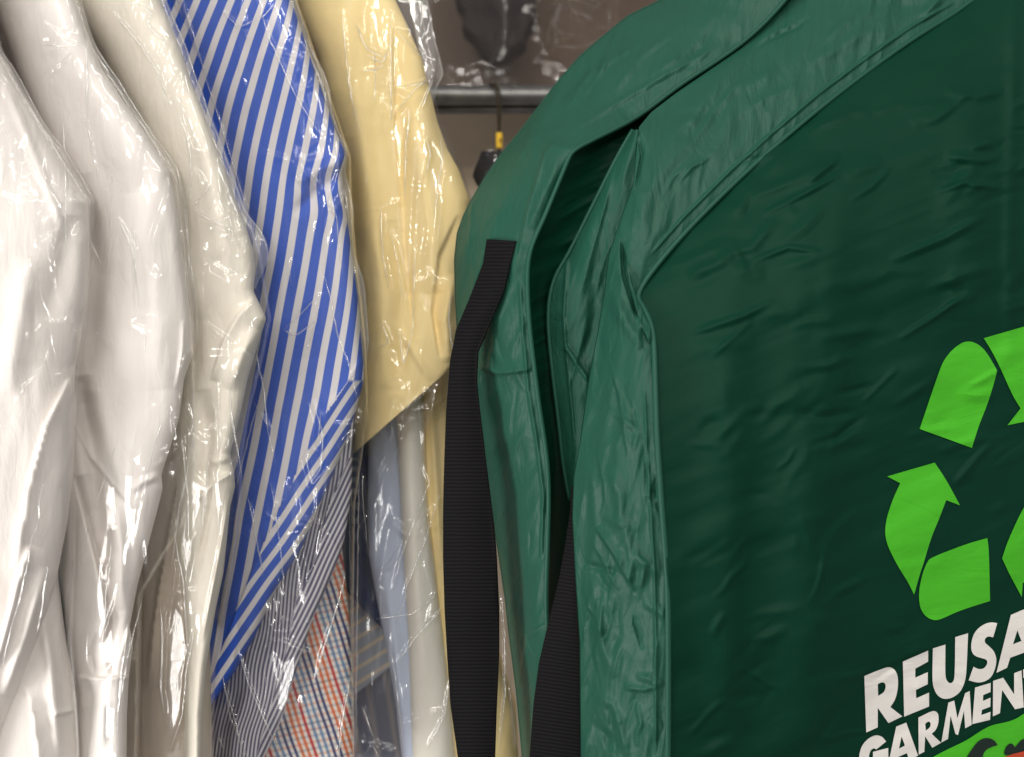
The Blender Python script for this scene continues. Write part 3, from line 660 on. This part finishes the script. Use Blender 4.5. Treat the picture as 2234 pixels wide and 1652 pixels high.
# ------------------------------------------------------------------ green garment bag behind
GD = shirt_disp
b1 = thing('garment_bag', 'green fabric garment bag with a black strap hanging next to the yellow shirt', 'garment bag', base(1100, 1.05), 'green garment bags')
g1 = [(1520, -60, 1760, -60, 1.13, 1.07), (1443, 0, 1690, 30, 1.13, 1.065), (1368, 37, 1617, 98, 1.125, 1.06), (1305, 89, 1530, 155, 1.12, 1.05), (1268, 121, 1472, 193, 1.115, 1.045), (1219, 175, 1390, 258, 1.11, 1.035), (1176, 233, 1310, 297, 1.105, 1.02), (1127, 296, 1250, 327, 1.10, 1.01),
      (1087, 345, 1240, 345, 1.095, 1.01), (1058, 388, 1228, 375, 1.09, 1.01), (1030, 435, 1205, 430, 1.09, 1.01), (1012, 470, 1185, 480, 1.09, 1.005), (998, 510, 1159, 534, 1.09, 1.0), (992, 567, 1149, 583, 1.09, 1.0), (994, 647, 1151, 667, 1.09, 1.0), (998, 720, 1157, 735, 1.09, 1.0),
      (1005, 800, 1165, 800, 1.09, 1.0), (1020, 890, 1176, 890, 1.09, 1.0), (1045, 993, 1193, 993, 1.09, 1.0), (1068, 1083, 1198, 1083, 1.09, 1.0), (1090, 1220, 1193, 1220, 1.09, 1.0), (1103, 1310, 1190, 1310, 1.09, 1.0), (1113, 1400, 1195, 1400, 1.09, 1.0), (1126, 1500, 1200, 1500, 1.09, 1.0), (1138, 1628, 1200, 1628, 1.09, 1.0), (1148, 1760, 1200, 1760, 1.09, 1.0)]
cg1 = [('s', [(1051, 402), (1028, 450), (1022, 540)], 10, .004), ('s', [(1225, 300), (1190, 330), (1150, 460), (1130, 560)], 18, .005, .2), ('r', [(1240, 170), (1190, 260), (1110, 360)], 20, .004), ('r', [(1330, 110), (1250, 180), (1190, 300)], 16, -.004),
       ('r', [(1220, 310), (1205, 380), (1155, 500)], 14, .006), ('s', [(1040, 802), (1090, 815), (1160, 805)], 12, .006, .1), ('v', [(1133, 610), (1140, 720), (1152, 850), (1170, 960), (1185, 1080), (1180, 1220)], 6, .003, .05), ('r', [(1080, 850), (1085, 980), (1110, 1120)], 12, -.005),
       ('r', [(1090, 1180), (1120, 1320), (1140, 1500)], 14, .005), ('s', [(1190, 1360), (1150, 1390), (1130, 1500)], 14, .006), ('r', [(1080, 560), (1060, 640), (1010, 740)], 10, .003), ('v', [(1400, 90), (1320, 140), (1260, 230)], 10, .003), ('v', [(1480, 60), (1400, 120), (1340, 200)], 12, .003),
       ('v', [(1570, 100), (1450, 165), (1330, 235), (1240, 290)], 10, .003)]
def gnoise(seed, ang=60, a=.0022):
    def f(px, py):
        u, v = rot(px, py, ang)
        return a * (fbm(u / 160, v / 38, seed, 3) + 0.7 * ridged(u / 110, v / 26, seed + 4) * (vnoise(px / 90, py / 90, seed + 8) + .5))
    return f
cg1 += wrinkles(1040, 1190, 560, 1500, 414, 26, 88, 14, (50, 150), (6, 15), (.0016, .0042), 'vrs')
cg1 += wrinkles(1080, 1620, 60, 480, 415, 36, -52, 16, (50, 160), (7, 18), (.0014, .0036))
gn1 = gnoise(201, 110)
loft('side_gusset', g1, M['nylon'], b1, dep=.018, mode='sheet', disp=lambda x, y: creases(x, y, cg1) + gn1(x, y), nx=90, thick=.0012)
seam1 = [(r[2], r[3], r[5] - .002) for r in g1]
tubeline('piping', [mk(*map(np.float64, p)) for p in seam1], .0022, M['nylon'], b1)
fp1 = [(r[2], r[3], r[2] + (140 if r[3] < 600 else 90), r[3] - 20, r[5] + .003, r[5] + float(np.interp(r[3], [300, 500, 800, 1100], [.035, .04, .05, .06]))) for r in g1]
gp1 = gnoise(211, 150)
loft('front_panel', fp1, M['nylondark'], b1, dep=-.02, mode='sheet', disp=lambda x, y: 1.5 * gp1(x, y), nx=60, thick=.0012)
loft('back_panel', [(r[0], r[1], r[0] + 160, r[1], r[4] + .004, r[4] + .12) for r in g1], M['nylon'], b1, dep=0, mode='sheet', nx=20, thick=.0012)
st1L = [(1061, 522), (1053, 575), (1022, 655), (994, 720), (982, 788), (974, 869), (970, 949), (966, 1106), (966, 1265), (973, 1401), (982, 1537), (998, 1650), (1020, 1760)]
st1R = [(1125, 526), (1111, 583), (1099, 635), (1071, 700), (1041, 768), (1036, 804), (1041, 849), (1053, 949), (1073, 1106), (1084, 1220), (1089, 1333), (1089, 1424), (1084, 1537), (1080, 1650), (1080, 1760)]
srow = [(*a, *b) for a, b in zip(st1L[:5], st1R[:5])] + [(np.interp(y, [p[1] for p in st1L], [p[0] for p in st1L]), y, np.interp(y, [p[1] for p in st1R], [p[0] for p in st1R]), y) for y in (830, 900, 1000, 1106, 1220, 1333, 1424, 1537, 1650, 1760)]
srow = [(*r, dl, dr) for r, dl, dr in zip(srow, [1.035, 1.03, 1.03, 1.03, 1.03, 1.03, 1.03, 1.03, 1.03, 1.03, 1.03, 1.03, 1.03, 1.03, 1.03], [1.010, 1.01, 1.012, 1.018, 1.022, 1.025, 1.025, 1.025, 1.025, 1.025, 1.025, 1.025, 1.025, 1.025, 1.025])]
loft('strap', srow, M['webbing'], b1, dep=.004, mode='sheet', nx=30, thick=.0018, lift=.004, uvf=lambda px, py: (px / 100, -py / 100), disp=lambda px, py: .003 * fbm(px / 200, py / 130, 5, 2))

# ------------------------------------------------------------------ green garment bag in front
b2 = thing('garment_bag', 'large green garment bag printed with lime recycling arrows and white lettering', 'garment bag', base(1500, .95), 'green garment bags')
def pd(px, py):           # dark front panel recedes to the right
    sd, _ = pdist(px, py, [(2290, -190), (2100, 20), (1900, 150), (1700, 310), (1500, 500), (1385, 645)])
    return .885 + np.clip(px - 1440, -100, 2000) / 1000 * .13 + np.clip(500 - py, 0, 700) / 1000 * .05 + .075 * np.exp(-np.abs(sd) / 150)
seam = [(2290, -190), (2180, -50), (2100, 20), (2000, 78), (1900, 150), (1800, 226), (1700, 310), (1600, 400), (1500, 500), (1430, 580), (1385, 645), (1400, 665), (1425, 712), (1428, 800), (1430, 880), (1433, 960), (1440, 1060), (1445, 1129), (1456, 1265), (1458, 1401), (1456, 1760)]
lefts = [(1900, -190), (1790, -60), (1720, 0), (1665, 58), (1617, 105), (1545, 155), (1472, 205), (1420, 245), (1393, 278), (1382, 400), (1350, 490), (1328, 559), (1320, 627), (1304, 728), (1284, 832), (1268, 949), (1252, 1040), (1249, 1129), (1256, 1265), (1265, 1401), (1268, 1760)]
dl = [1.10, 1.09, 1.08, 1.07, 1.06, 1.05, 1.04, 1.03, 1.015, .985, .975, .97, .965, .96, .96, .96, .955, .955, .955, .955, .955]
g2 = [(l[0], l[1], s_[0], s_[1], d_, float(pd(np.float64(s_[0]), np.float64(s_[1])))) for l, s_, d_ in zip(lefts, seam, dl)]
cg2 = [('s', [(1355, 520), (1360, 600), (1385, 680), (1410, 720)], 14, -.012, .2), ('s', [(1378, 640), (1392, 690), (1420, 750)], 10, .008, .2), ('r', [(1330, 620), (1360, 700), (1400, 760)], 14, .006),
       ('v', [(2080, 5), (1985, 60), (1885, 130), (1785, 205), (1685, 290), (1585, 380), (1487, 478), (1420, 555)], 6, .0035, .05), ('v', [(1405, 850), (1410, 960), (1418, 1100), (1428, 1265), (1430, 1401), (1430, 1650)], 6, .003, .05),
       ('s', [(1330, 790), (1350, 860), (1370, 1000)], 18, .004), ('s', [(1300, 1150), (1340, 1210), (1385, 1290)], 18, .008, .2), ('r', [(1330, 1010), (1350, 1080), (1360, 1200)], 14, .005), ('r', [(1370, 1150), (1378, 1270)], 9, .003),
       ('s', [(1360, 1500), (1400, 1505), (1432, 1500)], 10, .004), ('r', [(1290, 1250), (1310, 1400), (1340, 1480)], 12, .005), ('r', [(1340, 1550), (1370, 1650)], 10, .004),
       ('s', [(1390, 290), (1400, 340), (1385, 420)], 14, -.006), ('r', [(1680, 60), (1580, 170), (1470, 290), (1410, 400)], 20, .005), ('r', [(1500, 300), (1430, 400), (1390, 500)], 18, .004),
       ('r', [(1900, 60), (1820, 110), (1760, 140)], 14, .003), ('r', [(1700, 150), (1600, 200)], 14, .003), ('v', [(1640, 150), (1560, 240), (1500, 330)], 12, .003), ('r', [(1284, 990), (1300, 1150), (1290, 1250)], 12, .004)]
cg2 += wrinkles(1260, 1450, 650, 1650, 411, 40, 92, 16, (40, 170), (6, 16), (.0016, .0045), 'vrs')
cg2 += wrinkles(1420, 2100, 20, 480, 412, 40, -48, 16, (50, 170), (7, 18), (.0014, .0038))
cg2 += wrinkles(1270, 1430, 800, 1600, 413, 14, 40, 14, (40, 110), (8, 16), (.002, .0045), 'vr')
gn2 = gnoise(221, 100, .0026)
loft('side_gusset', g2, M['nylon'], b2, dep=.012, mode='sheet', disp=lambda x, y: creases(x, y, cg2) + gn2(x, y), nx=120, thick=.0012, sm=3)
tubeline('piping', [mk(np.float64(x), np.float64(y), pd(np.float64(x), np.float64(y)) - .003) for x, y in seam], .0024, M['nylon'], b2)
inn = [(1380, 284, 1392, 283), (1348, 337, 1400, 340), (1304, 426, 1392, 430), (1268, 497, 1365, 500), (1236, 562, 1345, 570), (1206, 607, 1338, 620), (1193, 680, 1330, 690), (1200, 768, 1318, 770), (1212, 869, 1300, 870), (1220, 930, 1290, 940), (1228, 1015, 1280, 1020), (1243, 1092, 1275, 1092), (1250, 1200, 1280, 1200)]
cin = [('v', [(1237, 565), (1229, 687), (1233, 752), (1248, 900), (1252, 960)], 6, .003, .05), ('v', [(1233, 755), (1284, 832)], 8, .006, .1), ('r', [(1340, 380), (1290, 500), (1270, 640)], 14, .004), ('r', [(1300, 620), (1290, 720), (1270, 790)], 12, -.005)]
gn3 = gnoise(231, 105, .003)
loft('inner_gusset', [(*r, 1.03, 1.012) for r in inn], M['nylon'], b2, dep=.008, mode='sheet', disp=lambda x, y: creases(x, y, cin) + gn3(x, y), nx=60, thick=.0012)
tubeline('piping', [mk(np.float64(r[0]), np.float64(r[1]), np.float64(1.028)) for r in inn[:-1]], .002, M['nylon'], b2)

# front panel
pn = [(2290, -190, 2470, -260), (2180, -50, 2470, -160), (2100, 20, 2470, -90), (2000, 78, 2470, -20), (1900, 150, 2470, 60), (1800, 226, 2470, 120), (1700, 310, 2470, 180), (1600, 400, 2470, 250), (1500, 500, 2470, 320), (1430, 580, 2470, 380), (1385, 645, 2470, 430), (1400, 665, 2470, 445),
      (1425, 712, 2470, 480), (1428, 800, 2470, 540), (1430, 880, 2470, 600), (1433, 960, 2470, 660), (1440, 1060, 2470, 740), (1445, 1129, 2470, 790), (1456, 1265, 2470, 900), (1458, 1401, 2470, 1020), (1456, 1760, 2470, 1380), (1456, 2150, 2470, 1760)]
cp = [('r', [(1805, 290), (1800, 420), (1785, 560), (1772, 720), (1765, 900)], 30, -.002, .3), ('r', [(1640, 430), (1740, 390), (1830, 340)], 12, .004), ('v', [(1660, 470), (1760, 420), (1850, 370)], 10, .003), ('v', [(1760, 400), (1830, 345)], 12, .004),
      ('r', [(2060, 340), (2140, 350), (2180, 345)], 10, .004), ('r', [(2060, 200), (2130, 210), (2190, 200)], 12, .003), ('v', [(1940, 570), (2060, 520), (2150, 470)], 14, .004), ('v', [(1500, 730), (1620, 690), (1690, 655)], 12, .0035), ('v', [(1640, 570), (1720, 540), (1790, 550)], 10, .003),
      ('v', [(1960, 740), (2040, 690), (2110, 640)], 10, .0035), ('r', [(1500, 600), (1600, 560)], 14, .004), ('r', [(1560, 560), (1640, 540), (1690, 480)], 12, .003), ('v', [(1550, 780), (1640, 700)], 10, .002), ('v', [(2080, 1060), (2130, 1000), (2170, 960)], 12, .003), ('v', [(1880, 880), (1960, 800)], 9, .002),
      ('r', [(2212, -40), (2206, 300), (2200, 560), (2202, 800)], 16, .003, .3), ('r', [(1620, 900), (1600, 1200), (1590, 1600)], 30, .003), ('v', [(2040, 420), (2100, 400), (2180, 410)], 10, .003)]
cp += wrinkles(1450, 2300, 350, 1000, 401, 60, -22, 14, (50, 190), (9, 22), (.0010, .0030), 'rrv')
cp += [('r', [(1800, 330), (1790, 600), (1770, 900), (1760, 1300), (1760, 1700)], 75, .011, .2), ('r', [(2110, 150), (2120, 400), (2105, 700)], 55, .008, .3), ('r', [(1600, 520), (1585, 800), (1570, 1200), (1570, 1700)], 50, .006, .2)]
cp += wrinkles(1480, 2300, 950, 1700, 402, 34, -24, 16, (50, 170), (8, 20), (.0005, .0014))
cp += wrinkles(1480, 1850, 900, 1640, 405, 22, -30, 22, (50, 150), (8, 18), (.0010, .0026), 'rrv')
cp += wrinkles(1600, 2250, 200, 480, 403, 22, -28, 22, (50, 150), (9, 18), (.0015, .0035))
cp += wrinkles(1500, 2250, 350, 1500, 404, 16, 65, 20, (40, 120), (7, 14), (.0008, .002))
gpn = gnoise(241, -22, .0020)
def pdisp(px, py):
    near = np.clip(1 - (np.hypot(px - 2150, py - 1500) / 520), 0, 1) ** .5
    return 1.15 * creases(px, py, cp) + .22 * gpn(px, py) * (1 - .7 * near) + .010 * fbm(px / 330, py / 420, 251, 2) + .0035 * fbm(rot(px, py, -24)[0] / 190, rot(px, py, -24)[1] / 75, 263, 2)
pn6 = [(*r, 0.0, 0.0) for r in pn]
def pfull(px, py): return pd(px, py) - pdisp(px, py)
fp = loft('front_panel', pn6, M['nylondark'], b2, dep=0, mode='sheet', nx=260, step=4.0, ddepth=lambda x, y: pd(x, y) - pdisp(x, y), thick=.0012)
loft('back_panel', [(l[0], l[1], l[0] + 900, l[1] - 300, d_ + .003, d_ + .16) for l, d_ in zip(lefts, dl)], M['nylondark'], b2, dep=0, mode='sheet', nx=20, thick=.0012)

# printing on the panel
def prn(name, polys, mat, lift, parent, sub=5.0):
    cu = bpy.data.curves.new(name, 'CURVE'); cu.dimensions = '2D'; cu.fill_mode = 'BOTH'
    for pts in polys:
        sp = cu.splines.new('POLY'); sp.points.add(len(pts) - 1); sp.use_cyclic_u = True
        for i, p in enumerate(pts): sp.points[i].co = (p[0] / 100, -p[1] / 100, 0, 1)
    tmp = bpy.data.objects.new('tmp', cu); COL.objects.link(tmp)
    dg = bpy.context.evaluated_depsgraph_get(); me = bpy.data.meshes.new_from_object(tmp.evaluated_get(dg))
    bpy.data.objects.remove(tmp)
    import bmesh
    bm = bmesh.new(); bm.from_mesh(me)
    bmesh.ops.remove_doubles(bm, verts=bm.verts, dist=1e-5)
    bmesh.ops.triangulate(bm, faces=bm.faces)
    for it in range(7):
        ed = [e for e in bm.edges if e.calc_length() * 100 > sub * 2]
        if not ed: break
        bmesh.ops.subdivide_edges(bm, edges=ed, cuts=1)
        bmesh.ops.triangulate(bm, faces=[f for f in bm.faces if len(f.verts) > 3])
    V = np.array([v.co[:] for v in bm.verts]); F = [[v.index for v in f.verts] for f in bm.faces]
    bm.free()
    px, py = V[:, 0] * 100, -V[:, 1] * 100
    d = pfull(px, py) - lift
    W3 = mk(px, py, d)
    n = np.cross(W3[F[0][1]] - W3[F[0][0]], W3[F[0][2]] - W3[F[0][0]])
    if n[1] > 0: F = [f[::-1] for f in F]
    o = link(name, W3, F, mat, None, np.stack([px / 1000, -py / 1000], -1))
    o.parent = parent            # sub-part of the panel (panel sits at -thing location under its thing)
    return o
def za(p): return [(1757 + x * .3451, 665 + y * .3451) for x, y in p]
def zb(p): return [(1757.5 + x * .2811, 1187.5 + y * .2811) for x, y in p]
def rnd(p, n=2):
    p = np.array(p, float)
    for _ in range(n):
        q = np.roll(p, -1, 0); p = np.stack([.75 * p + .25 * q, .25 * p + .75 * q], 1).reshape(-1, 2)
    return [tuple(a) for a in p]
def soft(p, hard=()):
    """cut the corners of every point not listed as a hard corner"""
    out = []; n = len(p)
    for i in range(n):
        a, b, c = np.array(p[i - 1], float), np.array(p[i], float), np.array(p[(i + 1) % n], float)
        if i in hard: out.append(tuple(b))
        else:
            for t in (.0, .25, .5, .75, 1.0):
                s0, s1 = b + (a - b) * .45 * (1 - t), b + (c - b) * .45 * t
                out.append(tuple(s0 * (1 - t) + s1 * t))
    return out
arrows = [
    za(soft([(720, 785), (850, 400), (880, 340), (930, 280), (990, 238), (1040, 230), (1090, 250), (1130, 285), (1170, 345), (1209, 415), (1195, 480), (1145, 640), (1095, 760), (1050, 905)], (0, 9, 13))),
    za(soft([(1125, 212), (1379, 138), (1600, 75), (1700, 280), (1790, 250), (1640, 690), (1379, 740), (1275, 762), (1358, 655), (1310, 580), (1230, 400), (1180, 300)], (0, 2, 3, 4, 5, 7, 8))),
    za(soft([(515, 1085), (815, 998), (890, 1110), (975, 1268), (888, 1235), (840, 1360), (790, 1480), (740, 1650), (725, 1690), (685, 1832), (645, 1750), (580, 1650), (515, 1520), (500, 1440), (510, 1350), (550, 1230), (597, 1128)], (0, 1, 3, 4, 9, 16))),
    zb(soft([(965, 105), (1250, -5), (1407, -48), (1420, 50), (1428, 440), (1190, 515), (1070, 572), (1010, 592), (960, 580), (915, 545), (885, 490), (875, 400), (885, 310), (910, 210), (940, 140)], (2, 4))),
    zb(soft([(1693, -290), (1640, -190), (1560, -10), (1522, 110), (1580, 235), (1640, 345), (1674, 408), (1682, 300), (1900, 230), (2150, 100), (2280, -200), (2000, -380)], (0, 3, 6, 7, 10, 11)))]
prn('recycling_symbol', arrows, M['lime'], .0012, fp)
Lt = []
Lt += [soft([(453, 1022), (600, 962), (650, 950), (690, 972), (712, 1020), (716, 1080), (708, 1150), (690, 1210), (655, 1263), (748, 1335), (640, 1387), (557, 1268), (557, 1420), (468, 1460)], (0, 8, 9, 10, 11, 12, 13)), soft([(557, 1085), (590, 1068), (615, 1078), (620, 1110), (605, 1150), (560, 1176)], (0, 5))]
Lt += [[(752, 910), (948, 825), (948, 910), (848, 965), (848, 1035), (945, 992), (945, 1085), (853, 1130), (855, 1195), (955, 1150), (955, 1258), (762, 1337)]]
Lt += [soft([(985, 808), (1082, 778), (1080, 1000), (1087, 1050), (1112, 1080), (1140, 1072), (1155, 1030), (1158, 720), (1258, 690), (1245, 1000), (1230, 1080), (1195, 1150), (1130, 1195), (1065, 1202), (1015, 1170), (985, 1100), (980, 1020)], (0, 1, 7, 8))]
Lt += [soft([(1484, 612), (1452, 722), (1412, 712), (1386, 735), (1388, 765), (1420, 790), (1460, 830), (1480, 890), (1470, 960), (1440, 1030), (1390, 1065), (1330, 1075), (1262, 1055), (1300, 950), (1340, 970), (1380, 965), (1408, 930), (1405, 895), (1360, 882), (1312, 868), (1285, 835), (1280, 780), (1295, 710), (1330, 655), (1390, 615), (1440, 604)], (0, 1, 12, 13))]
Lt += [[(1478, 997), (1590, 548), (1690, 505), (1830, 850), (1740, 890), (1715, 832), (1585, 880), (1560, 958)], [(1640, 668), (1606, 776), (1672, 750)]]
Lt += [soft([(622, 1530), (590, 1490), (540, 1478), (480, 1508), (435, 1560), (415, 1620), (408, 1700), (430, 1770), (490, 1800), (560, 1780), (640, 1720), (638, 1580), (520, 1610), (520, 1670), (555, 1660), (550, 1700), (510, 1720), (490, 1690), (488, 1640), (500, 1600), (525, 1580), (545, 1592)], (0, 10, 11, 12, 13, 14, 21))]
Lt += [[(640, 1700), (700, 1415), (778, 1383), (870, 1640), (800, 1672), (783, 1620), (715, 1650), (700, 1680)], [(742, 1490), (722, 1585), (768, 1562)]]
Lt += [soft([(872, 1345), (960, 1300), (1000, 1290), (1028, 1315), (1030, 1380), (1010, 1440), (975, 1470), (1048, 1540), (980, 1578), (925, 1490), (918, 1610), (875, 1632)], (0, 6, 7, 8, 9, 10, 11)), soft([(925, 1392), (950, 1372), (968, 1385), (965, 1420), (930, 1445)], (0, 4))]
Lt += [[(1050, 1538), (1105, 1228), (1150, 1212), (1175, 1350), (1235, 1155), (1270, 1138), (1286, 1400), (1235, 1428), (1226, 1290), (1180, 1480), (1160, 1472), (1122, 1330), (1102, 1510)]]
Lt += [[(1312, 1112), (1433, 1075), (1432, 1145), (1375, 1170), (1373, 1215), (1432, 1190), (1430, 1260), (1365, 1285), (1360, 1325), (1432, 1300), (1428, 1362), (1290, 1395)]]
Lt += [[(1452, 1060), (1530, 1035), (1615, 1165), (1615, 1000), (1672, 978), (1690, 1265), (1622, 1280), (1522, 1130), (1505, 1310), (1450, 1335)]]
Lt += [[(1684, 972), (1800, 930), (1800, 990), (1770, 1005), (1770, 1220), (1715, 1245), (1715, 1025), (1686, 1037)]]
prn('white_lettering', [zb(p) for p in Lt], M['whiteprint'], .0012, fp, sub=3.5)
prn('lime_swoosh', [zb(soft([(930, 1700), (980, 1652), (1100, 1590), (1250, 1520), (1350, 1450), (1440, 1402), (1560, 1380), (1640, 1350), (1693, 1310), (1850, 1250), (1850, 1850), (930, 1850)], (9, 10, 11, 0)))], M['lime'], .0012, fp)
prn('dark_script', [zb(soft([(1240, 1660), (1280, 1600), (1330, 1530), (1380, 1503), (1430, 1503), (1470, 1528), (1487, 1558), (1440, 1572), (1400, 1592), (1375, 1625), (1360, 1720), (1240, 1740)], (6,))),
                    zb(soft([(1530, 1640), (1550, 1570), (1585, 1540), (1612, 1555), (1620, 1580), (1660, 1525), (1693, 1505), (1800, 1480), (1800, 1590), (1620, 1630)], (7, 8)))], M['darkprint'], .0022, fp)
prn('red_band', [zb([(1500, 1760), (1535, 1652), (1600, 1628), (1693, 1605), (1850, 1570), (1850, 1800)])], M['redprint'], .0030, fp)
s2L = [(1246, 1060), (1243, 1115), (1232, 1190), (1220, 1256), (1205, 1320), (1193, 1369), (1175, 1446), (1163, 1537), (1155, 1650), (1150, 1760)]
loft('strap', [(x, y, 1275 if y > 1150 else 1262, y, .975, .962) for x, y in s2L], M['webbing'], b2, dep=.003, mode='sheet', nx=30, thick=.0018, uvf=lambda px, py: (px / 100, -py / 100 + px / 700))

# ------------------------------------------------------------------ rail and things behind
rail = thing('clothes_rail', 'grey steel double tube rail running behind the yellow shirt and the green bag', 'rail', base(1080, 1.5))
for yy, hh, dd_ in ((209, 22, 1.50), (239, 10, 1.515)):
    z = CAMZ + (826 - yy) * S * dd_
    tubeline('tube', [(-1.6, dd_, z), (-.5, dd_, z), (.5, dd_, z), (1.6, dd_, z)], hh * S * dd_, M['metal'], rail, seg=28)
def M3(x, y, d): return mk(np.float64(x), np.float64(y), np.float64(d))
cd = thing('hanging_cord', 'thin dark cord looped over the steel rail with a yellow tape tag', 'cord', base(1086, 1.47))
tubeline('loop', [M3(1068, 186, 1.50), M3(1073, 184, 1.482), M3(1080, 192, 1.474), M3(1084, 215, 1.472), M3(1086, 245, 1.474), M3(1087, 275, 1.476), M3(1087, 350, 1.476), M3(1089, 420, 1.48)], 2.3 * S * 1.48, M['cord'], cd, sub=8)
tubeline('loop', [M3(1074, 186, 1.50), M3(1080, 184, 1.484), M3(1088, 196, 1.476), M3(1092, 220, 1.474), M3(1092, 250, 1.475), M3(1090, 280, 1.476), M3(1090, 350, 1.476), M3(1090, 420, 1.48)], 2.3 * S * 1.48, M['cord'], cd, sub=8)
tubeline('tag', [M3(1088.5, 291, 1.474), M3(1088.5, 300, 1.474), M3(1088.5, 312, 1.474), M3(1088.5, 324, 1.474)], 7.2 * S * 1.474, M['yellowtag'], cd, seg=16)
tg = tubeline('printed_mark', [M3(1091, 302, 1.468), M3(1092, 306, 1.4677), M3(1091.5, 311, 1.4677)], 1.6 * S * 1.47, M['cord'], cd)
kk = thing('black_pouch', 'small black folded cloth peeking out behind the green bag under the yellow tag', 'cloth', base(1055, 1.4))
loft('cloth', [(1050, 330, 1130, 330), (1034, 370, 1130, 372), (1030, 385, 1130, 400), (1040, 405, 1130, 430), (1052, 420, 1130, 450)], M['black'], kk, d=1.42, dep=.015, back=(.02, .05), nx=30, disp=nz(301, .006, 30, 40))
loft('plastic_cover', [(1060, 320, 1150, 310), (1022, 365, 1150, 365), (1012, 400, 1150, 420), (1018, 460, 1150, 480), (1022, 520, 1150, 520)], M['film_far'], kk, d=1.40, dep=.02, nx=40, disp=crumple(1010, 1100, 330, 500, 303, 10, 2))

ct = thing('dark_coat', 'dark coat under crinkled clear plastic hanging above the steel rail', 'coat', base(1080, 1.75))
loft('coat_body', R_rows([(975, -200), (992, 0), (1012, 30), (1006, 60), (1034, 84), (1050, 112), (1066, 124)], [(1185, -200), (1168, 0), (1172, 40), (1150, 70), (1146, 96), (1118, 112), (1096, 124)]), M['darkcoat'], ct, d=1.78, dep=.04, back=(0, .05), nx=50, disp=nz(311, .03, 50, 110))
ef = [('v', [(1094, -20), (1100, 30), (1102, 70), (1095, 105), (1104, 122)], 6, .008, .05), ('v', [(1235, 0), (1255, 30), (1270, 60)], 7, .010), ('v', [(1195, 98), (1240, 104), (1290, 98), (1330, 70)], 8, .010, .1), ('v', [(1196, 98), (1195, 70), (1210, 30)], 7, .008),
      ('v', [(1330, -20), (1330, 60), (1325, 130)], 6, .006, .05)]
cr = crumple(1195, 1330, -40, 110, 321, 55, 14, .0050, vert=.2, extra=ef)
covf = loft('plastic_cover', R_rows([(930, -200), (935, 100), (935, 205)], [(1352, -200), (1350, 100), (1345, 205)]), M['film_far'], ct, d=1.735, dep=.02, mode='sheet', nx=170, step=2.6,
     disp=lambda x, y: cr(x, y) * np.clip((x - 1170) / 40, .12, 1) * np.clip((140 - y) / 30, .12, 1) + .02 * np.clip((x - 1190) / 40, 0, 1) * np.clip((115 - y) / 30, 0, 1) * .4)
pleats(covf, ef + wrinkles(1195, 1320, -20, 95, 441, 16, 40, 60, (25, 70), (5, 8), (.003, .004)) + wrinkles(965, 1340, 150, 200, 442, 3, 120, 40, (15, 35), (5, 8), (.003, .004)), 31, rr=(.8, 1.5))
